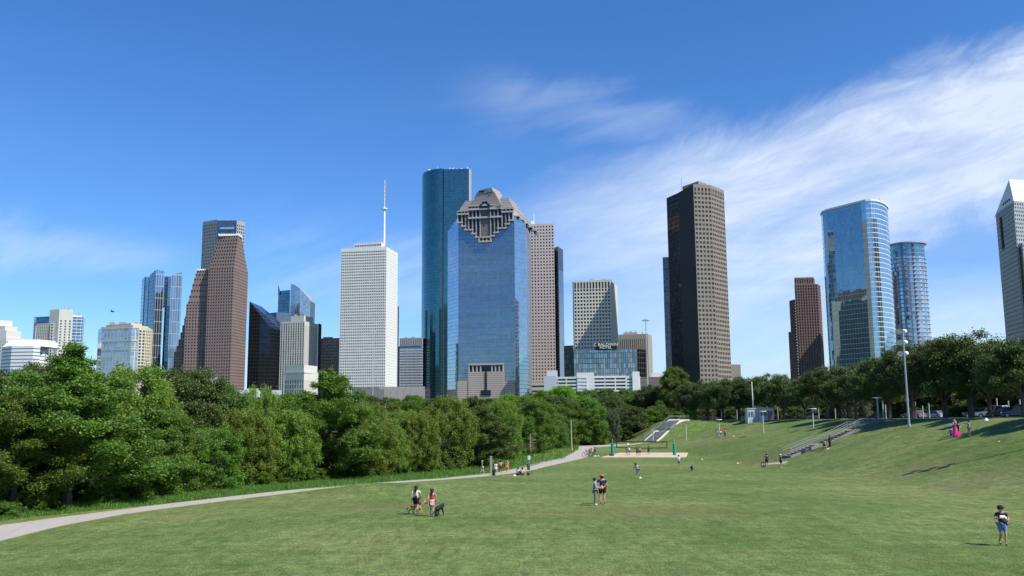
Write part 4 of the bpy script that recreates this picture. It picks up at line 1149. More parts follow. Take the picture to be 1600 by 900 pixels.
# shaded posts along the road
for i, (px, y0, d) in enumerate(((1128, 637, 250), (1152, 640, 246), (1216, 636, 238), (1280, 637, 210), (1306, 638, 200), (1385, 632, 165), (1432, 628, 158), (1443, 634, 152), (1453, 630, 148), (1560, 622, 135), (1578, 626, 132), (1596, 624, 130))):
    g = onG(px, d); h = P(px, y0, d).z-g.z; m = MB(); m.tube([(0, 0, -.1), (0, 0, h)], .10, 7)
    tag(m.build('bollard_post', M['wood_post'], loc=g, smooth=True), 'pale slender post glimpsed between trunks beyond the oak row', 'post', 'pale posts beyond the oak row')
# bird
p = P(176, 487, 160); m = MB(); m.tube([(-.4, 0, 0), (0, 0, .03), (.35, 0, 0)], [.05, .13, .04], 6)
m.face([(0, -.1, .05), (.15, -.6, .25), (-.1, -.7, .2), (-.15, -.1, .05)], 0); m.face([(0, .1, .05), (.15, .6, .3), (-.1, .7, .25), (-.15, .1, .05)], 0)
tag(m.build('bird', M['black'], loc=p), 'small dark bird in flight in the sky at left', 'bird')
for o in list(bpy.data.objects):
    if '_s' in o: del o['_s']
# ------------------------------------------------------------------ towers
G_ = lambda cw, ch, fx, fy, rec, mt=.6, mi=0: ('grid', cw, ch, fx, fy, rec, mt, mi)
MT = {
 'brown': masonry('brown_granite', (.25, .185, .172)),
 'brownred': masonry('red_granite', (.215, .14, .125)),
 'white': masonry('white_cladding', (.72, .72, .70), var=.03),
 'grey': masonry('grey_granite', (.34, .36, .38)),
 'pink': masonry('pink_granite', (.60, .50, .46), var=.04),
 'cream': masonry('cream_concrete', (.62, .59, .50), var=.04),
 'tan': masonry('tan_granite', (.255, .225, .185), var=.05),
 'tandark': masonry('travertine', (.36, .33, .28), var=.05),
 'limestone': masonry('limestone', (.66, .64, .585), var=.04),
 'ribs': masonry('ribbed_concrete', (.56, .55, .51), var=.05),
 'sand': masonry('sand_cladding', (.58, .51, .38), var=.05),
 'granite_course': masonry('coursed_granite', (.42, .375, .35), 0, 2.15, .35, (.10, .09, .10), var=.05),
 'granite': masonry('pale_granite', (.43, .405, .385), var=.05),
 'white_band': masonry('white_banded_wall', (.72, .74, .77), 0, 3.2, .85, (.06, .10, .15), rough=.4, var=.02),
 'garage': masonry('garage_concrete', (.66, .67, .69), var=.03),
 'darkclad': masonry('dark_cladding', (.035, .038, .045), 0, 3.6, .3, (.09, .095, .10)),
 'lowgrey': masonry('low_grey_stone', (.30, .275, .265), 5, 0, .2),
 'lightgrey': masonry('light_grey_cladding', (.36, .385, .42), var=.03),
}
CW = {
 'teal': curtain('teal_glass', (.075, .20, .225), 1.6, 4.0, .28, .3, (.035, .10, .135), .30, .07, .75, wob=.008, band=.2),
 'blue': curtain('blue_glass', (.205, .265, .32), 2.9, 3.9, .22, .45, (.09, .15, .23), .16, .05, .8, wob=.006, band=.38),
 'paleblue': curtain('pale_blue_glass', (.35, .44, .52), 2.9, 3.9, .25, .35, (.15, .25, .36), .16, .05, .6, wob=.006, band=.2),
 'greyglass': curtain('grey_glass', (.22, .26, .32), 2.9, 3.9, .2, .5, (.10, .11, .13), .1, .2, .7, wob=.006),
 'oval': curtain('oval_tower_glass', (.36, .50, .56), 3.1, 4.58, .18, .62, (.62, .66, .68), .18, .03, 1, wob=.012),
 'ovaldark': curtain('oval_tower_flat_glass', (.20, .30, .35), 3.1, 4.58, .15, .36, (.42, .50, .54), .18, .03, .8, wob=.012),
 'cyl': curtain('round_tower_glass', (.36, .42, .48), 6.2, 4.3, 1.6, .95, (.50, .52, .54), .6, .03, .8, wob=.05),
 'mullion': curtain('striped_glass', (.24, .32, .38), 2.6, 13.5, .30, .5, (.55, .60, .66), .35, .05, .75, wob=.02),
 'mullion2': curtain('dark_recess_glass', (.12, .19, .24), 3.2, 4.2, .22, .5, (.06, .11, .16), .3, .05, .9, wob=.015),
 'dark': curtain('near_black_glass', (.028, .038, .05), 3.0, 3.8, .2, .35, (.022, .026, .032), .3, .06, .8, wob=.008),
 'slope': curtain('sloped_dark_glass', (.10, .12, .15), 3.0, 3.8, .2, .6, (.035, .045, .06), .3, .15, .8, wob=.01),
 'sail': curtain('sail_glass', (.40, .46, .50), 3.0, 3.4, .25, .3, (.15, .22, .30), .35, .06, .7, wob=.02),
 'sand_glass': curtain('sand_block_glass', (.34, .41, .48), 3.6, 4.1, .75, .30, (.56, .49, .37), .35, .06, 1, wob=.02),
 'condo': curtain('condo_glass', (.15, .24, .32), 4.0, 3.4, .35, .75, (.52, .58, .64), .5, .07, .9, wob=.02),
 'condod': curtain('dark_condo_glass', (.07, .15, .24), 4.0, 3.4, .3, .4, (.16, .24, .32), .5, .07, .9, wob=.02),
 'hotel': curtain('hotel_glass', (.28, .33, .35), 2.0, 4.6, .5, .65, (.10, .125, .145), .8, .08, .9, wob=.02),
 'hoteldark': curtain('dark_hotel_glass', (.05, .055, .06), 2.4, 4.6, .7, .9, (.03, .03, .03), .8, .15, .9, wob=.02),
 'slab': curtain('slab_glass', (.22, .25, .30), 1.7, 3.4, .55, 1.5, (.42, .46, .51), .5, .1, 1, wob=.02),
 'dkblue': curtain('blue_black_glass', (.07, .085, .11), 2.6, 3.6, .3, 1.1, (.045, .055, .075), .7, .1, .9, wob=.02),
}
TG = 'downtown towers beyond the trees'

# 1 far-left pale apartment block
b = Bld('apartment_tower', 'pale stepped apartment tower with small punched windows at the far left edge', 'building', [MT['limestone']], M['win'])
b.block([(-30, 1010), (10, 1000), (38, 1022)], 527, [G_(4.2, 4.6, .4, .5, .6, 4)]*2)
b.block([(-30, 1012), (10, 1002), (33, 1020)], 516, [None]*2, ztop=None)
b.block([(-30, 1014), (8, 1004), (27, 1020)], 509, [None]*2)
b.block([(-30, 1016), (0, 1006), (20, 1018)], 500, [None]*2)
m = MB()
for (xa, xb) in ((10.5, 14.5), (17, 20), (22.5, 26.5)):
    a = P(xa, 533, 998); c = P(xb, 533, 1003); z = P(12, 534, 1000).z
    mb_e = Vector((c.x-a.x, c.y-a.y)).normalized()
b.finish()

# 2 white banded office
b = Bld('office_building', 'low glossy white office block with thin dark window bands and chamfered roof', 'building', [MT['white_band'], MT['white']], M['win'])
zt, q = b.block([(3, 812), (18, 800), (52, 798), (63, 806)], 540, None, ref=545)
zt2 = P(30, 530, 806).z
def frustum(b, q, z0, z1, inset, back, m=1):
    n = len(q); e = Vector((q[-1][0]-q[0][0], q[-1][1]-q[0][1])).normalized(); nb = Vector((-e.y, e.x))
    c = Vector((sum(p[0] for p in q)/n, sum(p[1] for p in q)/n)) + nb*inset
    t = []
    for p in q:
        v = Vector(p)
        u = (v-Vector(q[0])).dot(e); L = (Vector(q[-1])-Vector(q[0])).length
        uu = max(inset*.8, min(L-inset*.8, u)); o = (v-Vector(q[0])).dot(nb)
        t.append(Vector(q[0])+e*uu+nb*(max(o, 0)+inset*.6))
    for i in range(n-1):
        b.mb.face([(*q[i], z0), (*q[i+1], z0), (t[i+1].x, t[i+1].y, z1), (t[i].x, t[i].y, z1)], m)
    # ends + top
    q0b = Vector(q[0])+nb*back; q1b = Vector(q[-1])+nb*back
    t0b = t[0]+nb*(back-inset); t1b = t[-1]+nb*(back-inset)
    b.mb.face([(*q[-1], z0), (q1b.x, q1b.y, z0), (t1b.x, t1b.y, z1), (t[-1].x, t[-1].y, z1)], m)
    b.mb.face([(q0b.x, q0b.y, z0), (*q[0], z0), (t[0].x, t[0].y, z1), (t0b.x, t0b.y, z1)], m)
    b.mb.face([(q1b.x, q1b.y, z0), (q0b.x, q0b.y, z0), (t0b.x, t0b.y, z1), (t1b.x, t1b.y, z1)], m)
    b.roof.face([(p.x, p.y, z1) for p in t+[t1b, t0b]])
frustum(b, q, zt, zt2, 7, 30)
zt, q = b.block([(60, 814), (70, 818), (76, 826)], 549, None)
frustum(b, q, zt, P(66, 536, 820).z, 4, 24)
b.finish()

# 3 condo tower
b = Bld('condo_tower', 'white condominium tower with blue glass balconies on its right edge', 'building', [MT['limestone'], CW['condo'], CW['condod']], M['win'])
b.block([(53.5, 925), (57, 915)], 494, [('mat', 2)], depth=30)
b.block([(57, 914), (91, 905)], 493.5, [('mat', 2)], depth=28, z0=P(60, 504.5, 910).z, k=1)
b.block([(57, 914), (79, 906)], 504.5, [G_(4.0, 4.5, .42, .72, .5)], depth=26, k=1)
b.block([(79, 905), (93, 903)], 504.5, [G_(4.6, 4.5, .6, .7, .5)], depth=26, k=1)
b.block([(78, 908), (93, 902), (114, 905)], 483, [None, G_(7.5, 4.3, .4, .55, .5, 11)], depth=24, k=1)
b.block([(113.5, 907), (130, 912), (132.5, 930)], 495, [('mat', 1)]*2, depth=26, k=0)
b.block([(113.5, 908), (128, 913)], 492, [None], depth=12, k=0, z0=P(113.5, 495, 907).z)
b.finish()

# 4 sand-coloured office with blue glass
b = Bld('office_building', 'sand-framed office block with blue glass bays and rounded right corner', 'building', [MT['sand'], CW['sand_glass']], M['win_blue'])
zt, q = b.block([(154, 765), (160, 755), (206, 745), (217, 748)], 511, [('mat', 1)]*3, depth=30, k=2)
b.block([(217, 748), (228, 752), (236, 760), (239.5, 772)], 511, [G_(4.6, 5.0, .62, .66, .7, 2)]*3, depth=20, ztop=zt)
b.block([(158, 764), (208, 748), (232, 762)], 508, [None]*2, depth=26, z0=zt, k=1)
b.block([(166, 768), (205, 752), (222, 760)], 505, [None]*2, depth=20, z0=zt, k=1)
o = MB()
for (py0, py1) in ((511, 512.6), (530.5, 532.5), (544.5, 546)):
    for (x0, d0, x1, d1) in ((160, 755, 206, 745), (206, 745, 217, 748)):
        a = P(x0, 520, d0); c = P(x1, 520, d1); L = (Vector((c.x, c.y))-Vector((a.x, a.y))).length
        e = ((c.x-a.x)/L, (c.y-a.y)/L); o.obox((a.x, a.y), e, (e[1], -e[0]), 0, L, -.1, .5, P(206, py1, 745).z, P(206, py0, 745).z)
r = b.finish()
o.build('ledge', MT['sand'], b.root, b.org)

# 5 striped glass tower (two crystalline shafts with a dark recess)
b = Bld('glass_tower', 'faceted blue glass tower laced with white mullions behind the sand-framed block', 'building', [CW['mullion'], CW['mullion2'], CW['paleblue'], MT['lightgrey']], M['win_blue'])
b.block([(222, 1040), (226.5, 1020), (234, 1030)], 432.5, [('mat', 1), ('mat', 1)], depth=20, k=1)
b.block([(226, 1021), (233, 1019)], 433, [('mat', 2)], depth=14, k=0)
zt, q = b.block([(234, 1010), (243.5, 995), (257, 1000)], 427, [('mat', 1), ('mat', 0)], depth=22, k=1, cap=False)
# slanted crown left shaft
b.mb.face([(*q[0], zt), (*q[1], zt), (q[1][0], q[1][1], P(243.5, 425, 995).z+3)], 1, [(0, 0), (8, 0), (8, 8)])
b.mb.face([(*q[1], zt), (*q[2], zt), (q[2][0], q[2][1], zt+3), (q[1][0], q[1][1], P(243.5, 425, 995).z+3)], 0, [(0, 0), (9, 0), (9, 8), (0, 8)])
b.block([(257, 1006), (268, 1006)], 432, [('mat', 2)], depth=16, k=0, z0=P(260, 478, 1006).z)
b.block([(257, 1005), (268, 1005)], 478, [('mat', 1)], depth=16, k=0)
zt, q = b.block([(268, 1000), (284.5, 1004), (285.5, 1030)], 429, [('mat', 0), ('mat', 1)], depth=20, k=0, cap=False)
b.mb.face([(*q[0], zt), (*q[1], zt), (q[1][0], q[1][1], zt+3.5), (q[0][0], q[0][1], zt)], 0, [(0, 0), (12, 0), (12, 4), (0, 4)])
b.finish()

# 6 grey tower behind the brown one
b = Bld('office_tower', 'tall grey granite tower with glazed notch rising behind the brown gabled tower', 'building', [MT['grey'], CW['mullion2']], M['win_brown'])
zt, q = b.block([(317, 1265), (339, 1250)], 343, [G_(3.6, 5.1, .5, .55, .6, 5)], depth=30, k=1)
b.block([(339, 1252), (370, 1253)], 344.5, [('mat', 1)], depth=26, k=0)
b.block([(344, 1250), (366, 1251)], 355, [None], depth=3, k=0, z0=P(350, 358, 1250).z)
b.block([(370, 1250), (383, 1262)], 344.5, [G_(3.6, 5.1, .5, .55, .6, 5)], depth=26, k=0)
b.finish()
# 7 brown gabled tower
b = Bld('office_tower', 'brown granite tower with three stepped gables tapering to a spiked crest', 'building', [MT['brown']], M['win_brown'])
sp = G_(4.42, 4.85, .58, .54, .7)
D0 = 900
# main shaft and its tiers
zt, q = b.block([(326, 905), (365.5, D0), (388, 938)], 416, [sp, sp], k=1, depth=42)
n = 9
for i in range(n):
    t = (i+1)/n
    l = 326+(341-326)*t; mm = 365.5+(372-365.5)*t; r = 388+(378.5-388)*t
    y = 416+(367.5-416)*t
    zb = zt
    zt, q = b.block([(l, 905+t*10), (mm, D0+t*10), (r, 938-8*t)], y, [G_(4.42, 4.85, .58, .54, .7, .2)]*2, k=1, z0=zb, depth=40-20*t)
crest = MB()
for i in range(9):
    t = i/8; px = 341.5+(371.5-341.5)*t
    a = P(px, 366.5, 911); crest.box(a.x-.55, a.x+.55, 912, 925, zt, zt+2.2)
a = P(341.5, 371, 912); c = P(378, 371, 912)
# second slab, left and lower
sh = [(293.5, 470), (295.5, 461), (298, 452), (300.5, 443), (303, 434), (305.5, 427), (307.5, 422)]
z0 = None
zt2, _ = b.block([(291, 913), (327, 912)], 474, [sp], k=1, depth=40)
for l, y in sh:
    zt2, _ = b.block([(l, 913), (327, 912)], y, [G_(4.42, 4.85, .58, .54, .7, .2)], k=1, z0=zt2, depth=34)
for i in range(5):
    a = P(309+i*4.2, 421, 915); crest.box(a.x-.6, a.x+.6, 914, 930, zt2, zt2+1.8)
# third slab
zt3, _ = b.block([(272, 923), (292, 921)], 549, [sp], k=1, depth=40)
for l, y in ((276, 540), (279, 530), (282, 519), (285, 508), (288, 497), (289, 494)):
    zt3, _ = b.block([(l, 923), (292, 921)], y, [G_(4.42, 4.85, .58, .54, .7, .2)], k=1, z0=zt3, depth=34)
b.finish()
crest.build('parapet', M['white_paint'], b.root, b.org)

# 8 black trapezoid tower
b = Bld('black_tower', 'near-black glass tower with a steep sloping roof between brown and ribbed towers', 'building', [CW['dark'], CW['slope'], CW['greyglass']], M['win'])
D = 950
pl = P(386, 590, D); pm = P(420, 590, D); pr = P(438.5, 590, D+18)
zl = P(386, 471, D).z; zr = P(420, 512, D).z; zrr = P(438.5, 516, D+18).z
b.org = Vector((pl.x, D, ZB)); b.root = thing(b.name, b.label, b.cat, b.org)
def fc(pts, m):
    u = [((p[0]-pts[0][0])+(p[1]-pts[0][1])*.8, p[2]) for p in pts]; b.mb.face(pts, m, u)
fc([(pl.x, D, ZB), (pm.x, D, ZB), (pm.x, D, zr), (pl.x, D, zl)], 0)
fc([(pm.x, D, ZB), (pr.x, D+18, ZB), (pr.x, D+18, zrr), (pm.x, D, zr)], 0)
bl = P(388, 471, D+30); rb = Vector((P(409, 479, D+45).x, D+45, P(409, 479, D+45).z)); rc = Vector((pr.x, D+18, P(438.5, 500, D+18).z))
fc([(pl.x, D, zl), (pm.x, D, zr), (pr.x, D+18, zrr), (rb.x, D+45, rb.z)], 1)
fc([(pr.x, D+18, zrr), (pr.x, D+70, zrr), (rb.x, D+45, rb.z)], 0)
fc([(pl.x, D, zl), (rb.x, D+45, rb.z), (pl.x, D+60, zl-3)], 0)
fc([(pl.x, D+60, ZB), (pl.x, D, ZB), (pl.x, D, zl), (pl.x, D+60, zl-3)], 0)
fc([(pr.x, D+18, ZB), (pr.x, D+70, ZB), (pr.x, D+70, zrr), (pr.x, D+18, zrr)], 0)
fc([(pr.x, D+70, ZB), (pl.x, D+60, ZB), (pl.x, D+60, zl-3), (rb.x, D+45, rb.z), (pr.x, D+70, zrr)], 0)
b.finish()
# companion dark trapezoid behind
b = Bld('black_tower', 'grey-blue flank of a second slanted tower just below the sail-shaped one', 'building', [CW['greyglass']], M['win'])
b.block([(418, 1050), (432, 1040), (455, 1050)], 488, [('mat', 0)]*2, depth=40, k=1)
b.finish()
# 9 sail tower
b = Bld('glass_tower', 'pale glass tower with a sail-shaped curved roof behind the ribbed tower', 'building', [CW['sail'], CW['mullion2']], M['win'])
D = 1150
b.org = Vector((P(450, 500, D).x, D, ZB)); b.root = thing(b.name, b.label, b.cat, b.org)
pts = [(435, 452.5, D+20), (453.5, 452.5, D+8)]
A = P(435, 453, D+20); B_ = P(453.5, 453, D+8)
b.mb.face([(A.x, A.y, ZB), (B_.x, B_.y, ZB), (B_.x, B_.y, B_.z), (A.x, A.y, B_.z)], 1, [(0, 0), (16, 0), (16, 160), (0, 160)])
a0 = P(434.8, 444, D+19); a1 = P(437.5, 453, D+17)
b.mb.face([(a0.x, a0.y, B_.z-5), (a1.x, a1.y, B_.z-5), (a1.x, a1.y, B_.z), (a0.x, a0.y, a0.z)], 1, [(0, 0), (3, 0), (3, 4), (0, 8)])
prof = [(454.5, 443, D), (462, 446, D-2), (469, 451, D-2), (476, 458.5, D), (481, 464, D+6), (485, 470, D+14)]
q = [P(*p) for p in prof]; u = 0
top = []
for i in range(len(q)-1):
    a, c = q[i], q[i+1]; L = math.hypot(c.x-a.x, c.y-a.y)
    b.mb.face([(a.x, a.y, ZB), (c.x, c.y, ZB), (c.x, c.y, c.z), (a.x, a.y, a.z)], 0, [(u, 0), (u+L, 0), (u+L, c.z), (u, a.z)]); u += L
    b.roof.face([(a.x, a.y, a.z-.5), (c.x, c.y, c.z-.5), (c.x, c.y+28, c.z-.5), (a.x, a.y+28, a.z-.5)])
a, c = q[0], q[-1]
b.mb.face([(a.x, a.y+28, ZB), (a.x, a.y, ZB), (a.x, a.y, a.z), (a.x, a.y+28, a.z)], 1)
b.mb.face([(c.x, c.y, ZB), (c.x, c.y+28, ZB), (c.x, c.y+28, c.z), (c.x, c.y, c.z)], 1)
b.mb.face([(c.x, c.y+28, ZB), (a.x, a.y+28, ZB), (a.x, a.y+28, q[-1].z), (c.x, c.y+28, c.z)], 1)
b.finish()

# 10 ribbed tower
b = Bld('office_tower', 'pale tower with close vertical ribs and dark strip windows behind the city hall', 'building', [MT['ribs'], MT['darkclad']], M['win'])
zt, q = b.block([(438.5, 858), (476, 850), (497, 885)], 501.5, [G_(4.1, 3.9, .56, .88, .6, 1.5), G_(3.6, 400, .28, .97, 1.4, 1.5)], k=1, depth=4)
b.block([(497.2, 886), (502.5, 900)], 505, [('mat', 1)], k=0, depth=25)
zz, _ = b.block([(454.5, 868), (475, 862), (489, 880)], 493, [None, None], k=1, z0=zt, depth=18)
b.block([(438.5, 862), (476, 854), (497, 889)], 502.5, [None, None], k=1, depth=34)
b.finish()
# 11 city hall
b = Bld('city_hall', 'white stone art deco city hall block standing in front of the ribbed tower', 'building', [MT['limestone']], M['win'])
zt, q = b.block([(446.5, 760), (475, 748), (496, 775)], 570, [None, None], k=1, depth=25)
zt1, q1 = b.block([(444.8, 758), (475.2, 746), (497.5, 776)], 581, [G_(5.2, 7.6, .50, .72, .4, 6), G_(3.4, 40, .36, .9, .4, 6)], k=1, depth=30)
b.block([(444.2, 757), (475.4, 745), (498, 777)], 580, [None, None], k=1, z0=P(475, 582.4, 745).z, depth=33)
b.finish()
# 12 dark building
b = Bld('office_tower', 'low charcoal office block with faint window rows left of the white tower', 'building', [MT['darkclad']], M['win_blue'])
b.block([(497, 1010), (533, 1005)], 528, [G_(2.8, 4.4, .72, .38, .3, 2)], k=1, depth=30)
b.block([(505, 1012), (520, 1011)], 526.5, [None], k=1, depth=10, z0=P(510, 529, 1010).z)
b.finish()
# 13 white tower
b = Bld('white_tower', 'tall white tower of tight window rows carrying a red and white mast', 'building', [MT['white'], MT['darkclad']], M['win'])
zt, q = b.block([(533.2, 838), (604, 830), (621.8, 866)], 385.5, [G_(2.95, 4.52, .70, .55, .8, 3), G_(2.9, 4.52, .38, .36, 1.6, 3)], k=1, depth=30)
z2, _ = b.block([(554, 846), (596, 838), (602, 854)], 377.5, [G_(4.2, 5.0, .72, .55, .5, 1.6), None], k=1, z0=zt, depth=14)
b.block([(601, 840), (604, 839)], 383, [None], k=1, z0=zt, depth=10)
b.block([(621.6, 880), (623.4, 888)], 478, [('mat', 1)], k=0, depth=20)
b.finish(100)
mast = MB(); c = P(600, 378, 846)
zs = [P(600, y, 846).z for y in (380, 326, 325, 300, 281)]
mast.tube([(c.x, c.y, zs[0]-6), (c.x, c.y, zs[1])], [1.35, 1.0], 8, 0)
mast.tube([(c.x, c.y, zs[1]), (c.x, c.y, zs[4])], [.55, .28], 8, 0)
mast.tube([(c.x, c.y, zs[1]-.6), (c.x, c.y, zs[1]+.4)], [2.9, 2.9], 10, 0)
for k in range(6):
    z = zs[1]+3+(zs[4]-zs[1]-4)*k/6
    mast.tube([(c.x, c.y, z), (c.x, c.y, z+2.4)], [.66, .66], 8, 1)
mast.build('mast', [M['white_paint'], plain('red_paint', (.60, .50, .48))], b.root, b.org)
# 14 grey slab
b = Bld('office_tower', 'grey slab block with fine window rows between white and teal towers', 'building', [CW['slab'], MT['grey'], MT['darkclad']], M['win'])
b.block([(624.5, 1120), (659.5, 1115), (662, 1130)], 540, [('mat', 0)]*2, k=1, depth=30)
b.block([(624.5, 1119), (659.5, 1114), (662, 1129)], 527.5, [G_(2.9, 12, .3, .8, .6, 1, 1)]*2, k=1, depth=30, z0=P(659, 540, 1114).z)
b.block([(621, 1130), (624.6, 1118)], 541, [('mat', 2)], k=1, depth=30)
b.finish()
# 15 low stone hall
b = Bld('concert_hall', 'low windowless grey stone hall at the foot of the white tower', 'building', [MT['lowgrey'], MT['darkclad']], M['win'])
b.block([(550, 690), (592, 680), (664, 680)], 604.5, [None, None], k=1, depth=40)
b.block([(562, 682), (600, 676), (664, 678)], 608, [None, None], k=1, depth=10)
b.block([(664, 679), (672.5, 700)], 606, [('mat', 1)], k=0, depth=20)
b.finish()
# white low buildings peeking
b = Bld('white_building', 'long low white building glimpsed through the trees below the black tower', 'building', [MT['white']], M['win'])
b.block([(360, 402), (440, 398)], 609.5, [G_(7, 9, .7, .4, .4, 3)], k=1, depth=20)
b.block([(384, 400), (404, 399)], 607, [None], k=1, depth=8)
b.finish()
b = Bld('white_building', 'small white block peeking over trees below the brown gabled tower', 'building', [MT['white']], M['win'])
b.block([(300, 392), (312, 390)], 581, [None], k=1, depth=10)
b.block([(312, 391), (340, 390)], 590, [G_(6, 8, .5, .4, .3, 2)], k=1, depth=12)
b.finish()

# 16 teal tower
b = Bld('glass_tower', 'tallest teal glass tower with a rounded left edge and vertical dark seam', 'building', [CW['teal'], MT['darkclad'], MT['grey']], M['win'])
D = 1110
arc = []
for i in range(11):
    t = i/10*math.pi/2
    px = 659.8+ (691.5-659.8)*(1-math.cos(t)); arc.append((px, D+34-34*math.sin(t)))
zt, q = b.block(arc, 263.2, [('mat', 0)]*10, k=10, depth=45)
b.block([(691.6, D+2), (693.6, D+2)], 264, [('mat', 1)], k=0, depth=30)
b.block([(693.7, D), (732.6, D-2)], 264.4, [('mat', 0)], k=0, depth=30)
b.block([(732.6, D-1.5), (736.6, D+10)], 262.6, [('mat', 2)], k=0, depth=40)
# mechanical belt
m = MB()
r = b.finish()
rt = MB()
for px, h, wd in ((671, 2.2, 1.2), (676, 1.6, .8), (686, 1.4, 1.5), (697, 1.8, 2.2), (703, 4.2, .5), (708, 3.2, 1.4), (714, 2.6, 1.2), (721, 3.4, 1.0), (727, 2.2, 1.8), (731, 4.4, .4)):
    a = P(px, 263, D+12); rt.box(a.x-wd, a.x+wd, a.y-1, a.y+1, zt-.5, zt+h)
for px, h in ((683.5, 5.5), (709, 5.0), (730, 5.0)):
    a = P(px, 263, D+10); rt.tube([(a.x, a.y, zt), (a.x, a.y, zt+h)], .18, 6)
rt.build('rooftop_equipment', M['white_paint'], b.root, b.org)

# 17 blue granite-crowned tower
b = Bld('crowned_tower', 'broad blue glass tower with a stepped granite temple crown and granite base', 'building', [CW['blue'], CW['paleblue'], CW['greyglass'], MT['granite_course'], MT['granite']], M['win'])
DR = 900; DL = 912
ZH = P(803.6, 336, DR).z
zt, q = b.block([(716.2, DL), (803.6, DR)], 336, [('mat', 0)], k=1, depth=55)
b.block([(699.5, DL+26), (716.2, DL+.3)], 353, [('mat', 1)], k=1, depth=30)
for i, (l, y) in enumerate(((702.5, 350), (705.5, 347), (708.5, 343.5), (712, 340))):
    b.block([(l, DL+24-i*4), (716.2, DL+.3)], y, [('mat', 1)], k=1, depth=30, z0=P(716.2, 353, DL).z)
b.block([(803.6, DR+.3), (821.5, DR+14)], 349, [('mat', 1)], k=1, depth=40)
for i, (r_, y) in enumerate(((818, 346), (814, 343), (810, 340))):
    b.block([(803.6, DR+.3), (r_, DR+11-i*3)], y, [('mat', 1)], k=1, depth=36, z0=P(821.5, 349, DR+14).z)
b.block([(821.6, DR+14.2), (828.8, DR+75)], 350, [('mat', 2)], k=0, depth=20)
# granite base on wings
A = Vector(q[0]); B2 = Vector(q[1]); e = (B2-A).normalized(); nn = Vector((e.y, -e.x)); L = (B2-A).length
def U(px, py):   # distance along the front plane of an image column
    w_ = ray(px, py); # solve A+e*u = t*w
    det = e.x*(-w_.y) - e.y*(-w_.x)
    u = (-A.x*(-w_.y) - (-A.y)*(-w_.x))/det
    return u
def Zf(px, py):
    u = U(px, py); d = A.y+e.y*u; return P(px, py, d).z
gr = MB(); dg = MB(); g2 = MB(); d2 = MB()
def fbox(mb, x0, x1, y0, y1, o0, o1, m=0):
    xm, ym = (x0+x1)/2, (y0+y1)/2
    mb.obox(A, e, nn, U(x0, ym), U(x1, ym), o0, o1, Zf(xm, y1), Zf(xm, y0), m)
Z5 = lambda x, y: (690+x/7.5, 280+y/7.5)
def zbox(mb, x0, x1, y0, y1, o0, o1, m=0):
    a = Z5(x0, y0); c = Z5(x1, y1); fbox(mb, a[0], c[0], a[1], c[1], o0, o1, m)
bays = [(195, 243, 400, 505), (243, 285, 400, 548), (285, 322, 400, 590), (322, 368, 368, 590), (368, 410, 368, 635), (410, 455, 368, 675), (455, 580, 366, 675), (580, 622, 364, 660), (622, 665, 362, 622), (665, 712, 360, 572), (712, 755, 395, 570), (755, 797, 393, 522), (797, 840, 390, 478)]
for (x0, x1, y0, y1) in bays:
    zbox(dg, x0+2, x1-2, y0, y1, .2, 1.2)
    zbox(gr, x0-6, x0+6, y0, y1, .4, 2.6)
    zbox(gr, x1-6, x1+6, y0, y1, .4, 2.6)
    zbox(gr, x0-10, x1+10, y1, y1+16, .3, 3.2)
for (x0, x1, y0, y1) in ((188, 318, 408, 424), (312, 712, 342, 364), (318, 714, 444, 463), (708, 845, 380, 396), (186, 318, 378, 386), (708, 850, 348, 356), (312, 715, 306, 318)):
    zbox(gr, x0, x1, y0, y1, .3, 3.6)
zbox(gr, 440, 590, 728, 744, .3, 3.6); zbox(gr, 440, 456, 692, 728, .3, 3.0); zbox(gr, 574, 590, 692, 728, .3, 3.0); zbox(dg, 455, 576, 692, 728, .2, 1.2)
for x in (490, 535): zbox(gr, x-8, x+8, 692, 728, .3, 2.4)
zbox(dg, 190, 318, 386, 408, .2, 1.0); zbox(dg, 316, 712, 318, 342, .2, 1.4); zbox(dg, 712, 845, 356, 380, .2, 1.0)
for i in range(11): zbox(gr, 316+i*38, 330+i*38, 318, 342, .3, 2.6)
for i in range(4): zbox(gr, 188+i*40, 202+i*40, 386, 408, .3, 2.2); zbox(gr, 712+i*42, 726+i*42, 356, 380, .3, 2.2)
zbox(dg, 566, 572, 290, 462, 3.7, 4.6)
# dark glazing mullions of the great window
for i in range(9): zbox(gr, 466+i*13, 468+i*13, 368, 672, 1.2, 1.5)
for i in range(12): zbox(gr, 458, 578, 490+i*15, 492+i*15, 1.2, 1.45)
# roof: coursed granite steps
roofs = MB()
def tier(l, m_, r, y0, y1, d_l, d_m, d_r, depth, mi=3):
    b.block([(l, d_l), (m_, d_m), (r, d_r)], y0, [('mat', mi)]*2, k=1, z0=P(m_, y1, d_m).z-.05, depth=depth)
n = 9
for i in range(n):
    t = i/n; t1 = (i+1)/n
    tier(716+(728-716)*t, 802.7+(794-802.7)*t, 827+(801-827)*t, 327-(327-309)*t1+.3, 327-(327-309)*t+.8, DL+t*8, DR+t*8, DR+70-t*50, 30-10*t)
zt, q_ = b.block([(716, DL), (802.7, DR), (828, DR+74)], 327, [('mat', 4)]*2, k=1, z0=ZH-.1, depth=40)
for i in range(8):
    t = i/8; t1 = (i+1)/8
    tier(735+(745-735)*t, 783+(771-783)*t, 787+(782-787)*t, 321-(321-298)*t1, 321-(321-298)*t+1, DL-2+t*10, DR-2+t*10, DR+20, 24-8*t)
tier(745, 770, 784.5, 295.6, 299, DL+6, DR+5, DR+30, 16, 4)
tier(747.5, 768.5, 782, 292.8, 296, DL+8, DR+7, DR+28, 12, 4)
zbox(dg, 420, 590, 118, 135, -7, -5.2)
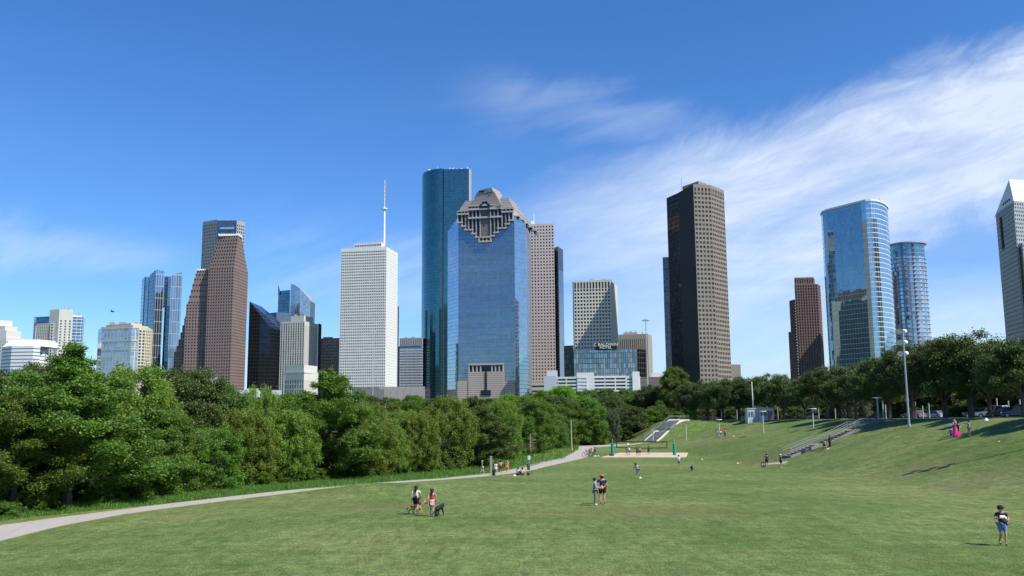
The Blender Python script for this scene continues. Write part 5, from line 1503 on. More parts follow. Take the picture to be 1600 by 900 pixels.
# arch motif
zbox(dg, 458, 570, 300, 345, 2.7, 3.9); zbox(dg, 485, 543, 272, 300, 1.5, 3.9)
for i in range(5): zbox(gr, 478+i*6, 548-i*6, 318-i*4, 322-i*4, 3.9, 4.6)
# right-hand corner mansard steps over the wing
for i in range(5):
    x0 = 806+i*4.6; y = 336+i*3.3
    fbox(gr, x0-1.5, x0+4.5, y, y+1.4, -14-i*8, -2-i*8); fbox(dg, x0, x0+3.6, y+1.4, y+5.2, -14-i*8, -4-i*8)
# base
Zb = lambda x, y: (690+x/10, 550+y/10)
def bbox(mb, x0, x1, y0, y1, o0, o1, m=0):
    a = Zb(x0, y0); c = Zb(x1, y1); fbox(mb, a[0], c[0], a[1], c[1], o0, o1, m)
gb = MB()
bbox(g2, 430, 978, 180, 205, .3, 3.4)
bbox(d2, 432, 976, 205, 312, .2, 1.2)
for x in (438, 500, 560, 618, 795, 850, 910, 968): bbox(g2, x-9, x+9, 205, 312, .3, 2.8)
bbox(gb, 430, 985, 310, 900, .3, 3.2); bbox(gb, 257, 430, 452, 900, .3, 2.6); bbox(gb, 985, 1160, 458, 900, .3, 2.6)
bbox(d2, 690, 720, 312.2, 602, 3.2, 3.8); bbox(d2, 630, 780, 600, 680, 3.2, 3.9)
b.block([(699.3, DL+25.4), (716.1, DL-.4)], 608, [('mat', 3)], k=1, depth=20)
b.block([(803.7, DR-.4), (826, DR+16)], 607.5, [('mat', 3)], k=0, depth=20)
b.finish()
gr.build('granite_frame', MT['granite'], b.root, b.org)
gb.build('granite_base', MT['granite_course'], b.root, b.org)
g2.build('portal_frame', MT['granite'], b.root, b.org); d2.build('portal_glazing', CW['dark'], b.root, b.org)
dg.build('crown_glazing', CW['dark'], b.root, b.org)

# 18 pink granite tower and dark flank
b = Bld('office_tower', 'pink granite tower with square windows just right of the crowned blue tower', 'building', [MT['pink'], CW['dkblue']], M['win'])
b.block([(824, 1105), (865.3, 1100)], 349, [G_(4.45, 5.12, .52, .52, .8, 2)], k=1, depth=6)
b.block([(824, 1112), (865.3, 1107)], 349.3, [None], k=1, depth=45)
b.finish(100)
mm = MB(); c = P(834, 348, 1115)
mm.tube([(c.x, c.y, c.z-2), (c.x, c.y, c.z+12)], .6, 6); mm.box(c.x-3.5, c.x+1, c.y-1, c.y+1, c.z-2, c.z+2)
mm.build('antenna', M['white_paint'], b.root, b.org)
b = Bld('office_tower', 'slim blue-black glass tower against the right side of the pink granite tower', 'building', [CW['dkblue'], CW['blue']], M['win'])
b.block([(865.6, 1150), (872, 1140), (879.6, 1165)], 385, [('mat', 0), ('mat', 1)], k=1, depth=30)
b.block([(865.6, 1149), (872, 1139), (879.4, 1164)], 385, [('mat', 0), ('mat', 0)], k=1, depth=30, z0=P(872, 420, 1139).z)
b.finish()
# 19 cream tower
b = Bld('office_tower', 'cream concrete tower with deep square windows above the hotel sign', 'building', [MT['cream'], MT['darkclad']], M['win'])
zt, q = b.block([(896.2, 849), (953.6, 843), (964.5, 886)], 449.5, [G_(4.75, 5.62, .66, .60, 1.9, .3), None], k=1, depth=6)
b.block([(896.2, 849), (953.6, 843), (964.5, 886)], 438, [G_(4.75, 12.2, .62, .88, 1.9, .8), None], k=1, depth=6, z0=zt, ref=449.5)
b.block([(894.6, 854), (953.4, 847), (964.3, 888)], 438.3, [('mat', 1), None], k=1, depth=30)
b.block([(918, 885), (955, 880)], 436.6, [None], k=1, depth=10, z0=P(920, 439, 885).z)
b.finish(100)
# 20 tan ribbed tower
b = Bld('office_building', 'tan ribbed office block right of the cream tower', 'building', [MT['tandark'], MT['cream']], M['win_brown'])
zt, q = b.block([(964, 985), (1012, 975), (1018.5, 1000)], 522, [G_(3.1, 300, .38, .97, .9, 2.5), None], k=1, depth=5)
b.block([(964, 988), (1012, 978), (1018.5, 1003)], 521.4, [None, None], k=1, depth=30)
b.block([(974, 990), (996, 988)], 519, [None], k=1, depth=16, z0=zt)
b.finish()
# 21 hotel
b = Bld('hotel', 'low glass hotel podium under the cream tower carrying the hotel name sign', 'building', [CW['hotel'], CW['hoteldark'], MT['darkclad']], M['win'])
b.block([(881, 800), (896, 794)], 539.5, [('mat', 1)], k=1, depth=30)
zt, q = b.block([(896.2, 793), (995, 781)], 545.5, [('mat', 0)], k=1, depth=8)
b.block([(995.2, 783), (1010, 790)], 545.5, [('mat', 1)], k=0, depth=28)
b.block([(896, 800), (996, 790)], 545.9, [('mat', 2)], k=1, depth=30)
b.finish()
sgn = MB(); a = P(929, 540, 785); c = P(963.5, 540, 781)
L2 = math.hypot(c.x-a.x, c.y-a.y); e2 = ((c.x-a.x)/L2, (c.y-a.y)/L2)
sgn.obox((a.x, a.y), e2, (e2[1], -e2[0]), 0, L2, -1.2, 0, P(946, 546.5, 783).z, P(946, 535, 783).z)
so = thing('hotel_sign', 'dark rooftop sign reading C BALDWIN HOTEL in white letters', 'sign', (a.x, a.y, P(946, 546.5, 783).z))
sgn.build('panel', MT['darkclad'], so, so.location)
white_e = plain('sign_white', (.85, .85, .82), .5)
def text_mesh(body, size, extr=.08):
    cu = bpy.data.curves.new('t', 'FONT'); cu.body = body; cu.size = size; cu.extrude = extr; cu.align_x = 'CENTER'; cu.align_y = 'CENTER'
    o = bpy.data.objects.new('t', cu); COL.objects.link(o)
    bpy.context.view_layer.update()
    me = bpy.data.meshes.new_from_object(o.evaluated_get(bpy.context.evaluated_depsgraph_get()))
    bpy.data.objects.remove(o); return me
for body, py, sz in (('C BALDWIN', 538.6, 3.9), ('HOTEL', 543.0, 3.4)):
    me = text_mesh(body, sz); me.materials.append(white_e)
    p = P(946.5, py, 782.6)
    o = bpy.data.objects.new('lettering', me); COL.objects.link(o); o.parent = so
    o.location = Vector((p.x+(e2[1])*.3, p.y-e2[0]*.3-.15, p.z))-Vector(so.location)
    o.rotation_euler = (R(90), 0, math.atan2(e2[1], e2[0]))
# 22 white garage
b = Bld('parking_garage', 'white concrete parking garage with dark open decks below the hotel', 'building', [MT['garage'], MT['darkclad']], M['win'])
D = 640
b.block([(850, D+6), (869, D+3)], 587, [None], k=1, depth=22)
b.block([(854, D+16), (871, D+14)], 579, [None], k=1, depth=12)
b.block([(862, D+6), (873, D+3)], 592, [G_(11, 4.8, .62, .4, 2.5, 1.5)], k=1, depth=22)
b.block([(869, D+3), (901, D)], 588.5, [G_(16, 5.3, .92, .52, 3.5, 1.0)], k=1, depth=22)
zt, _ = b.block([(901, D+.1), (928, D-1)], 582, [G_(40, 5.3, .1, .5, 1, 6)], k=1, depth=20)
b.block([(902, D-.6), (917, D-1)], 587.6, [G_(14, 5.3, .92, .52, 3, 1.0)], k=0, depth=.4)
b.block([(928, D-1), (978, D-2)], 587, [G_(16.5, 5.3, .90, .52, 3.5, 1.0)], k=1, depth=22)
b.block([(977, D-2), (990, D-3)], 587, [G_(13, 5.0, .6, .4, 3, 1.5)], k=1, depth=22)
b.block([(988, D-4), (999, D-4)], 580.5, [None], k=1, depth=22)
b.block([(999, D-4), (1001.5, D+10)], 588, [None], k=0, depth=12)
b.finish()
# tan garage slab edge
b = Bld('parking_garage', 'small cream banded garage tucked beside the crowned blue tower', 'building', [masonry('cream_banded', (.55, .5, .4), 0, 3.9, 1.6, (.05, .05, .05))], M['win'])
b.block([(831, 702), (850, 700)], 597, [None], k=1, depth=20)
b.finish()
# 23 grey low building
b = Bld('warehouse', 'long low grey block with a white roof left of the tall tan tower', 'building', [masonry('grey_panels', (.22, .19, .17), 0, 2.5, .25), MT['white']], M['win'])
b.block([(1000, 560), (1050, 556)], 588.5, [None], k=1, depth=30)
b.block([(1018, 566), (1046, 564)], 582.5, [('mat', 1)], k=1, depth=12)
b.finish()
# 24 tall tan tower
b = Bld('office_tower', 'tallest tan granite tower with one dark shaded flank and rows of square windows', 'building', [MT['tan'], CW['dark'], masonry('shade_painted_granite', (.045, .045, .048))], M['win_brown'])  # last material: tan granite with the left flank's shade put into its colour
D = 760
gs = G_(5.75, 7.25, .64, .54, .35, 1.0)
gd = G_(4.2, 7.25, .84, .80, .3, 1.0, 2)  # left flank: blackened stone and enlarged windows imitate its shade
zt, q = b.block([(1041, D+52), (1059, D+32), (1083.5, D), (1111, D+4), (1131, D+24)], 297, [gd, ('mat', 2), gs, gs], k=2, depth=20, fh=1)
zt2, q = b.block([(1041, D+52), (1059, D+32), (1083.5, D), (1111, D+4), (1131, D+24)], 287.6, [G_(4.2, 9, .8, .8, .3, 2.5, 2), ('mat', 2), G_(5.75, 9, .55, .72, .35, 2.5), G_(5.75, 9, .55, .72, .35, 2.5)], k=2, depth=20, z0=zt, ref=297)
b.block([(1066, D+36), (1091, D+16), (1104, D+26)], 282.8, [None, None], k=1, z0=zt2, depth=14)
b.finish(100)
am = MB(); c = P(1065, 290, D+36)
am.tube([(c.x, c.y, c.z-4), (c.x, c.y, c.z+7)], .22, 5); am.build('antenna', M['steel'], b.root, b.org)
# 25 glass sliver behind left
b = Bld('glass_tower', 'thin dark blue glass slab showing behind the shaded flank of the tan tower', 'building', [CW['dkblue']], M['win'])
b.block([(1035.3, 1002), (1048, 1000)], 402, [('mat', 0)], k=0, depth=30)
b.finish()
# 26 small brown block
b = Bld('office_building', 'plain brown-grey block at the foot of the tan tower', 'building', [masonry('taupe_wall', (.26, .23, .21))], M['win'])
b.block([(1138, 860), (1157, 862)], 569.5, [None], k=1, depth=20)
b.finish()
# 27 red-brown tower
b = Bld('office_tower', 'slim red-brown stepped tower with vertical stripes standing alone', 'building', [MT['brownred']], M['win'])
D = 980
gv = G_(3.7, 4.4, .56, .74, 1.0, .8)
zt, _ = b.block([(1233.0, D+16), (1241.5, D)], 467.5, [gv], k=1, depth=30)
b.block([(1231.8, D+22), (1237, D+14)], 518, [gv], k=1, depth=30)
zt1, q = b.block([(1241, D), (1277, D-4), (1281.5, D+12)], 443.5, [gv, gv], k=1, depth=26)
zt2, _ = b.block([(1240.8, D+3), (1270.5, D), (1272.8, D+10)], 433, [G_(3.7, 9, .46, .8, 1.0, 1.2)]*2, k=1, depth=20, z0=zt1)
b.finish()
# 28 oval glass tower
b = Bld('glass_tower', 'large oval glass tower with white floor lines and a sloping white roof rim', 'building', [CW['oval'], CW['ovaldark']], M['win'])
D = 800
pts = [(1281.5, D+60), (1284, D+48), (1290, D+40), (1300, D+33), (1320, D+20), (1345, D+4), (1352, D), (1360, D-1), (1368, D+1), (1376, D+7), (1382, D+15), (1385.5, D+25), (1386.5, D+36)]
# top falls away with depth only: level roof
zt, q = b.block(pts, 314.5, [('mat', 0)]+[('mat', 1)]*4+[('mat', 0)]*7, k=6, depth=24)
rim = MB()
for i in range(len(q)-1):
    a = Vector(q[i]); c = Vector(q[i+1]); L = (c-a).length; e3 = (c-a)/L
    rim.obox(a, e3, (e3.y, -e3.x), -.15, L+.15, -1.2, .8, zt, zt+1.7)
b.finish()
rim.build('roof_rim', M['white_paint'], b.root, b.org)
# 29 round glass tower
b = Bld('glass_tower', 'round glass tower with an overhanging disc roof beside the oval tower', 'building', [CW['cyl'], CW['ovaldark']], M['win'])
D = 905; cx = P(1416, 385, D+18).x; cyy = D+18; rad = 17.4
zr = P(1416, 379.5, D+1).z; zc = P(1416, 400, D+1).z
poly = [(cx+rad*math.cos(2*math.pi*i/40), cyy+rad*math.sin(2*math.pi*i/40)) for i in range(40)]
b.org = Vector((cx, cyy, ZB)); b.root = thing(b.name, b.label, b.cat, b.org)
u = 0
for i in range(40):
    a, c = poly[i], poly[(i+1) % 40]; L = math.hypot(c[0]-a[0], c[1]-a[1])
    b.mb.face([(*a, ZB), (*c, ZB), (*c, zc), (*a, zc)], 0, [(u, ZB), (u+L, ZB), (u+L, zc), (u, zc)])
    b.mb.face([(*a, zc), (*c, zc), (*c, zr), (*a, zr)], 1, [(u, zc), (u+L, zc), (u+L, zr), (u, zr)]); u += L
b.finish()
fr = MB()
nf = int((zc-ZB)/4.3)
for k in range(nf):
    z = math.floor(zc/4.3)*4.3-k*4.3
    if z < 40: break
    fr.prism([(cx+(rad+.9)*math.cos(2*math.pi*i/40), cyy+(rad+.9)*math.sin(2*math.pi*i/40)) for i in range(40)], z, z+.55)
fr.build('balcony_ring', MT['lightgrey'], b.root, b.org)
dr = MB(); dr.prism([(cx+(rad+2.4)*math.cos(2*math.pi*i/40), cyy+(rad+2.4)*math.sin(2*math.pi*i/40)) for i in range(40)], zr, zr+1.3)
dr.build('disc_roof', M['steel'], b.root, b.org)
# 30 right-hand grey tower
b = Bld('office_tower', 'grey punched-window tower with a white pyramidal cap cut by the right edge', 'building', [MT['lightgrey'], MT['white'], MT['darkclad']], M['win'])
D = 720
gl = G_(4.4, 6.6, .5, .5, .6, 1.0)
pp = [(1553.8, D+52), (1584, D), (1640, D+14)]
zt, q = b.block(pp, 313.5, [G_(5.2, 6.6, .5, .55, .6, 1.0)]*2, k=1, depth=30)
for i in range(1):
    zt_, q2 = b.block([(1557, D+45.5), (1584.3, D-3.5)], 326, [gl], k=1, depth=1.2)
    b.block([(1584.3, D-3.5), (1640, D+10)], 325, [gl], k=0, depth=1.2, ref=330)
b.block([(1589.5, D-12), (1597.5, D-22), (1640, D-14)], 379, [gl, gl], k=1, depth=14)
b.block([(1561.2, D+36), (1563.8, D+31.5)], 338, [('mat', 2)], k=1, depth=1, z0=P(1563.8, 388, D+31).z)
b.block([(1591.5, D-15.5), (1594.0, D-18.6)], 386, [('mat', 2)], k=1, depth=1, z0=P(1593, 480, D-15).z)
tp = P(1576, 284, D+34); tp2 = P(1640, 284, D+34)
c0 = (q[0][0], q[0][1], zt); c1 = (q[1][0], q[1][1], zt); c2 = (q[2][0], q[2][1], zt)
t0 = (tp.x, tp.y, tp.z); t1 = (P(1577, 284, D+26).x, D+26, tp.z); t2 = (tp2.x, tp2.y, tp.z)
nz = Vector((0, 0, 1.2))
b.mb.face([c0, c1, t1, t0], 1); b.mb.face([c1, c2, t2, t1], 1)
bk = (q[0][0]+20, q[0][1]+40, zt)
b.mb.face([bk, c0, t0], 1); b.mb.face([t0, t1, t2, (t2[0], t2[1]+40, tp.z)], 1)
b.finish(100)
b.root  # tower root
bh = MB()
a = Vector(c0); c = Vector(c1)
for k in range(4):
    t = .42+k*.12; p = a.lerp(c, t).lerp(Vector(t0).lerp(Vector(t1), t), .12)
    e3 = (c-a).normalized(); bh.obox((p.x, p.y), (e3.x, e3.y), (e3.y, -e3.x), -1.0, 1.0, -.6, 1.0, p.z, p.z+1.6)
bh.build('cap_window', M['win'], b.root, b.org)
# ------------------------------------------------------------------ trees
def leaf_mesh(name, C, rng, size, mat, up=.35, aspect=.55):
    """one small leaf-spray quad per centre"""
    n = len(C)
    nrm = rng.normal(size=(n, 3)); nrm[:, 2] = np.abs(nrm[:, 2])+up
    nrm /= np.linalg.norm(nrm, axis=1)[:, None]
    t = rng.normal(size=(n, 3)); t -= nrm*(t*nrm).sum(1)[:, None]; t /= np.linalg.norm(t, axis=1)[:, None]
    bt = np.cross(nrm, t)
    s = size*rng.uniform(.55, 1.25, size=(n, 1))
    V = np.empty((n, 4, 3))
    V[:, 0] = C-t*s; V[:, 1] = C-bt*s*aspect+nrm*s*.18; V[:, 2] = C+t*s; V[:, 3] = C+bt*s*aspect+nrm*s*.1
    me = bpy.data.meshes.new(name)
    me.vertices.add(n*4); me.vertices.foreach_set('co', V.reshape(-1).astype(np.float32))
    me.loops.add(n*4); me.loops.foreach_set('vertex_index', np.arange(n*4, dtype=np.int32))
    me.polygons.add(n); me.polygons.foreach_set('loop_start', np.arange(0, n*4, 4, dtype=np.int32))
    me.polygons.foreach_set('loop_total', np.full(n, 4, dtype=np.int32))
    me.materials.append(mat); me.update(calc_edges=True)
    return me

def make_tree(kind, seed, nleaf, leaf):
    """height about 10 m. returns trunk mesh, crown mesh builder centres"""
    rng = np.random.default_rng(seed); rr = random.Random(seed)
    tb = MB(); clumps = []   # (centre, radius xyz, weight)
    def limb(p0, p1, r0, r1, bend=.3, n=4):
        p0 = Vector(p0); p1 = Vector(p1); pts = []; L = (p1-p0).length
        off = Vector((rr.uniform(-1, 1), rr.uniform(-1, 1), rr.uniform(-.2, 1)))*bend*L*.2
        for i in range(n+1):
            t = i/n; pts.append(p0.lerp(p1, t)+off*math.sin(math.pi*t))
        tb.tube(pts, [r0+(r1-r0)*i/n for i in range(n+1)], 6)
        return pts
    if kind == 'cypress':      # conical, layered sprays on near-level limbs
        limb((0, 0, -.3), (rr.uniform(-.3, .3), rr.uniform(-.3, .3), 9.3), .30, .05, .15, 7)
        nl = 34
        for i in range(nl):
            t = (i+.5)/nl; z = 1.1+8.4*t**.95
            a = i*2.4+rr.uniform(-.5, .5)
            rmax = 4.6*(1-t**1.7)*rr.uniform(.62, 1.12)+.5
            e = (math.cos(a)*rmax, math.sin(a)*rmax, z+rmax*rr.uniform(.0, .5))
            pts = limb((0, 0, z-.25), e, .085*(1-t)+.03, .015, .5)
            k = max(3, int(rmax*2.5))
            for j in range(k):
                s = .28+.76*(j+.6)/k
                c = Vector((0, 0, z)).lerp(Vector(e), s); c += Vector((rr.uniform(-.55, .55), rr.uniform(-.55, .55), rr.uniform(-.4, .5)))
                r = rr.uniform(.34, .82)*(1.05-.3*t)
                clumps.append((c, (r, r, r*rr.uniform(.5, .85)), r*r))
        for i in range(14):
            z_ = 7.2+2.6*i/13; clumps.append((Vector((rr.uniform(-.35, .35), rr.uniform(-.35, .35), z_)), (.6-.03*i, .6-.03*i, .5), .4))
    elif kind == 'olive':       # airy rounded broad crown from the ground, vertical plumes
        for i in range(5):
            a = i*1.26+rr.uniform(-.4, .4); limb((0, 0, -.3), (math.cos(a)*2.0, math.sin(a)*2.0, 6.8+rr.uniform(-1, 1.5)), .16, .03, .5, 6)
        for i in range(300):
            th = rr.uniform(0, 2*math.pi); u = rr.random()
            z = .6+9.0*u
            rm = 3.9*math.sqrt(max(0, 1-((z-4.6)/5.3)**2))
            r0 = rm*math.sqrt(rr.uniform(.15, 1))
            r = rr.uniform(.26, .62)
            clumps.append((Vector((math.cos(th)*r0, math.sin(th)*r0, z)), (r*.85, r*.85, r*rr.uniform(.9, 1.5)), r*r))
    elif kind == 'oak':         # spreading dome on a short bare trunk
        limb((0, 0, -.3), (0, 0, 2.4), .34, .27, .1, 3)
        ends = []
        for i in range(9):
            a = i*.7+rr.uniform(-.3, .3); rr_ = rr.uniform(1.6, 3.9); z = rr.uniform(4.4, 7.6)
            pts = limb((0, 0, 2.2), (math.cos(a)*rr_, math.sin(a)*rr_, z), .17, .05, .6, 5)
            for j in range(3):
                a2 = a+rr.uniform(-.7, .7); limb(pts[3], (math.cos(a2)*(rr_+1.0), math.sin(a2)*(rr_+1.0), z+rr.uniform(-.6, 1.4)), .06, .02, .5)
        for i in range(150):
            th = rr.uniform(0, 2*math.pi); u = rr.random()
            ph = math.asin(rr.uniform(-.25, 1))
            k = rr.uniform(.55, 1.02)
            rx = 5.0; c = Vector((math.cos(th)*math.cos(ph)*rx*k, math.sin(th)*math.cos(ph)*rx*k, 4.6+math.sin(ph)*4.9*k))
            if c.z < 2.9: c.z = 2.9+rr.uniform(0, .8)
            r = rr.uniform(.55, 1.1)
            clumps.append((c, (r, r, r*rr.uniform(.55, .85)), r*r))
    elif kind == 'green':       # dense bushy broadleaf, foliage to the ground
        limb((0, 0, -.3), (.2, .1, 7.5), .26, .05, .3, 6)
        for i in range(12):
            a = i*2.1; limb((0, 0, 1.2+i*.4), (math.cos(a)*2.6, math.sin(a)*2.6, 3+i*.45), .08, .02, .4)
        for i in range(230):
            th = rr.uniform(0, 2*math.pi); z = .5+9.0*rr.random()**.85
            rm = 3.7*math.sqrt(max(0.02, 1-((z-4.0)/5.9)**2))*(1+.22*math.sin(3*th+seed)+.15*math.sin(5*th+z))
            r0 = rm*math.sqrt(rr.uniform(.2, 1.05)); r = rr.uniform(.34, .85)
            clumps.append((Vector((math.cos(th)*r0, math.sin(th)*r0, z)), (r, r, r*rr.uniform(.6, .9)), r*r))
    elif kind == 'bush':
        for i in range(6):
            a = i*1.05; limb((0, 0, -.2), (math.cos(a)*2, math.sin(a)*2, 5+i*.5), .12, .02, .4)
        for i in range(46):
            th = rr.uniform(0, 2*math.pi); z = .2+8.2*rr.random()**1.1
            rm = 5.2*math.sqrt(max(.02, 1-(z/9.2)**2)); r0 = rm*math.sqrt(rr.random()); r = rr.uniform(.8, 1.7)
            clumps.append((Vector((math.cos(th)*r0, math.sin(th)*r0, z)), (r, r, r*.8), r*r))
    elif kind == 'bare':        # half-dead snag
        limb((0, 0, -.3), (.3, .2, 9.5), .24, .03, .3, 7)
        for i in range(60):
            z = 1.5+7.6*rr.random(); a = rr.uniform(0, 6.28); L = rr.uniform(.9, 2.6)*(1.2-z/10)
            pts = limb((0, 0, z), (math.cos(a)*L, math.sin(a)*L, z+rr.uniform(-.5, .5)), .04, .01, .6)
        for i in range(24):
            a = rr.uniform(0, 6.28); z = rr.uniform(5, 9.6); r0 = rr.uniform(0, 1.6)
            clumps.append((Vector((math.cos(a)*r0, math.sin(a)*r0, z)), (.6, .6, .5), .3))
    W = np.array([c[2] for c in clumps]); W /= W.sum()
    idx = rng.choice(len(clumps), size=nleaf, p=W)
    cen = np.array([tuple(c[0]) for c in clumps])[idx]; rad = np.array([c[1] for c in clumps])[idx]
    d = rng.normal(size=(nleaf, 3)); d /= np.linalg.norm(d, axis=1)[:, None]
    k = rng.uniform(0, 1, size=(nleaf, 1))**.42
    k *= 1+.25*rng.normal(size=(nleaf, 1))
    Cc = cen+d*rad*k
    # ragged twigs that break the outline
    m = rng.random(nleaf) < .07
    Cc[m] += d[m]*rad[m]*rng.uniform(.2, .9, size=(m.sum(), 1))
    Cc[:, 2] = np.maximum(Cc[:, 2], .15)
    return tb, Cc, rng

PROTO = {}
def proto(kind, leafkind, seed, nleaf, leaf):
    key = (kind, leafkind, seed)
    if key not in PROTO:
        tb, Cc, rng = make_tree(kind, seed, nleaf, leaf)
        bark = M['dead_bark'] if kind == 'bare' else M['bark']
        PROTO[key] = (tb.mesh('trunk', bark), leaf_mesh('crown', Cc, rng, leaf, LM[leafkind], up=.6 if kind == 'cypress' else .3))
    return PROTO[key]
def wood_edge(px):
    return interp(px, [-40, 0, 110, 240, 320, 430, 530, 610, 692, 742, 830, 880, 905], [52, 54, 58, 67, 74, 85, 93, 103, 113, 126, 168, 205, 215])
def tree(kind, leafkind, seed, px, ytop, d, label, name='tree', wide=1.0, group=None, nleaf=30000, leaf=.15, cat='tree', minh=2.0, x=None):
    if group in ('trees of the wood behind the footpath', 'trees deeper in the wood') and px < 905: d = max(d, wood_edge(px)+(1.0 if minh == 2.0 else 0))
    p = P(px, ytop, d)
    if x is not None: p.x = x
    z0 = T(p.x, d)
    h = max(minh, p.z-z0); s = h/(9.9 if kind != 'bush' else 9.2)
    tm, cm = proto(kind, leafkind, seed, nleaf, leaf)
    r = thing(name, label, cat, (p.x, d, z0-.05), RND.uniform(0, 6.28), group, (s*wide, s*wide, s))
    child('trunk' if name != 'shrub' else 'stem', tm, r); child('crown' if name != 'shrub' else 'foliage', cm, r)
    return r
FG = 'trees of the wood behind the footpath'
# small plant on tower roofs
def rooftop(label_bit, items):
    for b_ in ALLB:
        if label_bit in b_.label:
            for px, py, d, wd, h in items:
                m_ = MB(); a = P(px, py, d); m_.box(a.x-wd, a.x+wd, d, d+2*wd, a.z-1.5, a.z+h)
                m_.build('rooftop_unit', M['steel'], b_.root, b_.org)
            return
rooftop('white condominium tower', [(96, 483, 906, .2, 2.2), (100, 483, 907, .15, 3.2), (107, 483, 907, .4, 1.2), (122, 492.6, 914, 1.2, 1.2)])
rooftop('tall grey granite tower', [(341, 343.5, 1262, .8, 2.5), (354, 343.5, 1262, 1.6, 1.2), (363, 343.5, 1262, .7, 2.0), (376, 344, 1262, .5, 2.0)])
rooftop('sand-framed office', [(174, 505, 765, 1.6, .9), (190, 505, 765, 2.4, 1.0), (212, 505.5, 765, .8, 1.4)])
rooftop('pale tower with close vertical ribs', [(462, 493, 870, 1.0, 1.0), (470, 493, 870, .4, 1.8)])
rooftop('grey slab block', [(634, 527.5, 1122, 1.6, 1.0), (645, 527.5, 1122, 2.4, 1.2)])
rooftop('cream concrete tower', [(925, 436.6, 890, 1.5, .8), (944, 436.6, 890, 2.2, .9)])
rooftop('tan ribbed office', [(979, 519, 994, .6, 1.6), (986, 519, 994, 1.2, 1.4), (993, 519, 994, .5, 2.2), (1004, 521, 994, .8, 1.6)])
rooftop('large oval glass', [(1362, 313, 818, 1.2, 1.2), (1374, 313, 820, .2, 2.6)])
rooftop('grey punched-window', [(1590, 284, 765, .2, 2.2)])
rooftop('slim blue-black', [(869, 385, 1155, .3, 2.4), (873, 385, 1150, .8, 1.4)])
# near wood, left to right.
LFN = dict(group=FG)
tree('cypress', 'cypress', 11, 118, 545, 58, 'big dark green cypress with a bare lower trunk beside the path bend', wide=1.20, nleaf=100000, leaf=.092, **LFN)
tree('cypress', 'cypress', 12, 30, 618, 55, 'layered cypress whose low boughs fill the lower left corner', wide=1.15, nleaf=100000, leaf=.092, **LFN)
tree('green', 'cypress', 21, 70, 640, 60, 'bushy dark tree between the two near cypresses', wide=.95, nleaf=65000, leaf=.105, **LFN)
tree('green', 'silver', 22, 30, 577, 92, 'silvery grey-green tree below the white banded office', wide=1.1, nleaf=65000, leaf=.105, **LFN)
tree('green', 'bluish', 23, -12, 585, 84, 'grey-green tree cut by the left edge of the view', nleaf=65000, leaf=.105, **LFN)
tree('green', 'bluish', 24, 78, 566, 96, 'grey-green tree peeping left of the tall cypress top', wide=.9, nleaf=65000, leaf=.105, **LFN)
tree('olive', 'olive', 31, 214, 572, 74, 'tall yellow-green tree right of the tall near cypress', wide=1.0, nleaf=80000, leaf=.092, **LFN)
tree('cypress', 'cypress', 13, 215, 655, 63, 'low cypress with fan-like sprays right of the bare trunk', wide=1.35, nleaf=100000, leaf=.092, **LFN)
tree('green', 'green', 25, 262, 640, 71, 'leafy mid-green tree with foliage down to the verge', wide=1.0, nleaf=65000, leaf=.105, **LFN)
tree('green', 'bluish', 26, 300, 575, 90, 'grey-green rounded tree below the brown tower foot', wide=1.0, nleaf=65000, leaf=.105, **LFN)
tree('olive', 'bluish', 32, 262, 596, 92, 'dull green feathery tree just right of the yellow-green one', wide=.9, nleaf=80000, leaf=.092, **LFN)
tree('green', 'bluish', 24, 342, 598, 92, 'bluish green tree in front of the small white block', wide=.9, nleaf=65000, leaf=.105, **LFN)
tree('green', 'green', 21, 330, 668, 76, 'bright mid-green bushy tree at the wood edge under the grey-green one', wide=1.15, nleaf=65000, leaf=.105, **LFN)
tree('olive', 'olive', 33, 408, 603, 92, 'airy olive tree over the long white building', wide=.75, nleaf=38000, leaf=.092, **LFN)
tree('olive', 'olive', 31, 385, 640, 84, 'broad soft olive-green tree left of the spiry cypress', wide=1.1, nleaf=80000, leaf=.092, **LFN)
tree('olive', 'olive', 32, 452, 640, 88, 'olive-green tree tucked against the spiry cypress', wide=1.1, nleaf=80000, leaf=.092, **LFN)
tree('green', 'green', 25, 448, 690, 80, 'low dark-hearted tree at the wood edge left of the spiry cypress', wide=1.3, nleaf=65000, leaf=.105, **LFN)
tree('cypress', 'green', 14, 516, 580, 90, 'spiry bright green cypress rising before the white tower', wide=1.0, nleaf=100000, leaf=.092, **LFN)
tree('cypress', 'cypress', 12, 540, 650, 86, 'spreading cypress at the foot of the spiry one', wide=1.45, nleaf=100000, leaf=.092, **LFN)
tree('green', 'green', 26, 470, 612, 118, 'dark rounded tree below the city hall', wide=1.0, nleaf=65000, leaf=.105, **LFN)
tree('olive', 'olive', 33, 578, 628, 98, 'yellowish willow-like tree below the stone hall', wide=1.0, nleaf=38000, leaf=.092, **LFN)
tree('olive', 'olive', 31, 600, 655, 96, 'broad yellow-green tree left of the dark spreading one', wide=1.2, nleaf=80000, leaf=.092, **LFN)
tree('olive', 'olive', 32, 655, 645, 98, 'soft olive tree against the dark spreading one', wide=1.0, nleaf=80000, leaf=.092, **LFN)
tree('green', 'green', 27, 618, 690, 92, 'low green bushy tree on the verge below the yellow-green one', wide=1.3, nleaf=65000, leaf=.105, **LFN)
tree('cypress', 'bluish', 15, 742, 622, 104, 'dark spreading cypress with a forked trunk in the middle of the wood', wide=1.30, nleaf=110000, leaf=.092, **LFN)
tree('olive', 'olive', 33, 700, 618, 122, 'yellow-green tree top behind the dark spreading cypress', wide=1.1, nleaf=38000, leaf=.092, **LFN)
tree('olive', 'olive', 31, 785, 625, 122, 'tall yellow-green tree behind the walkers', wide=.9, nleaf=80000, leaf=.092, **LFN)
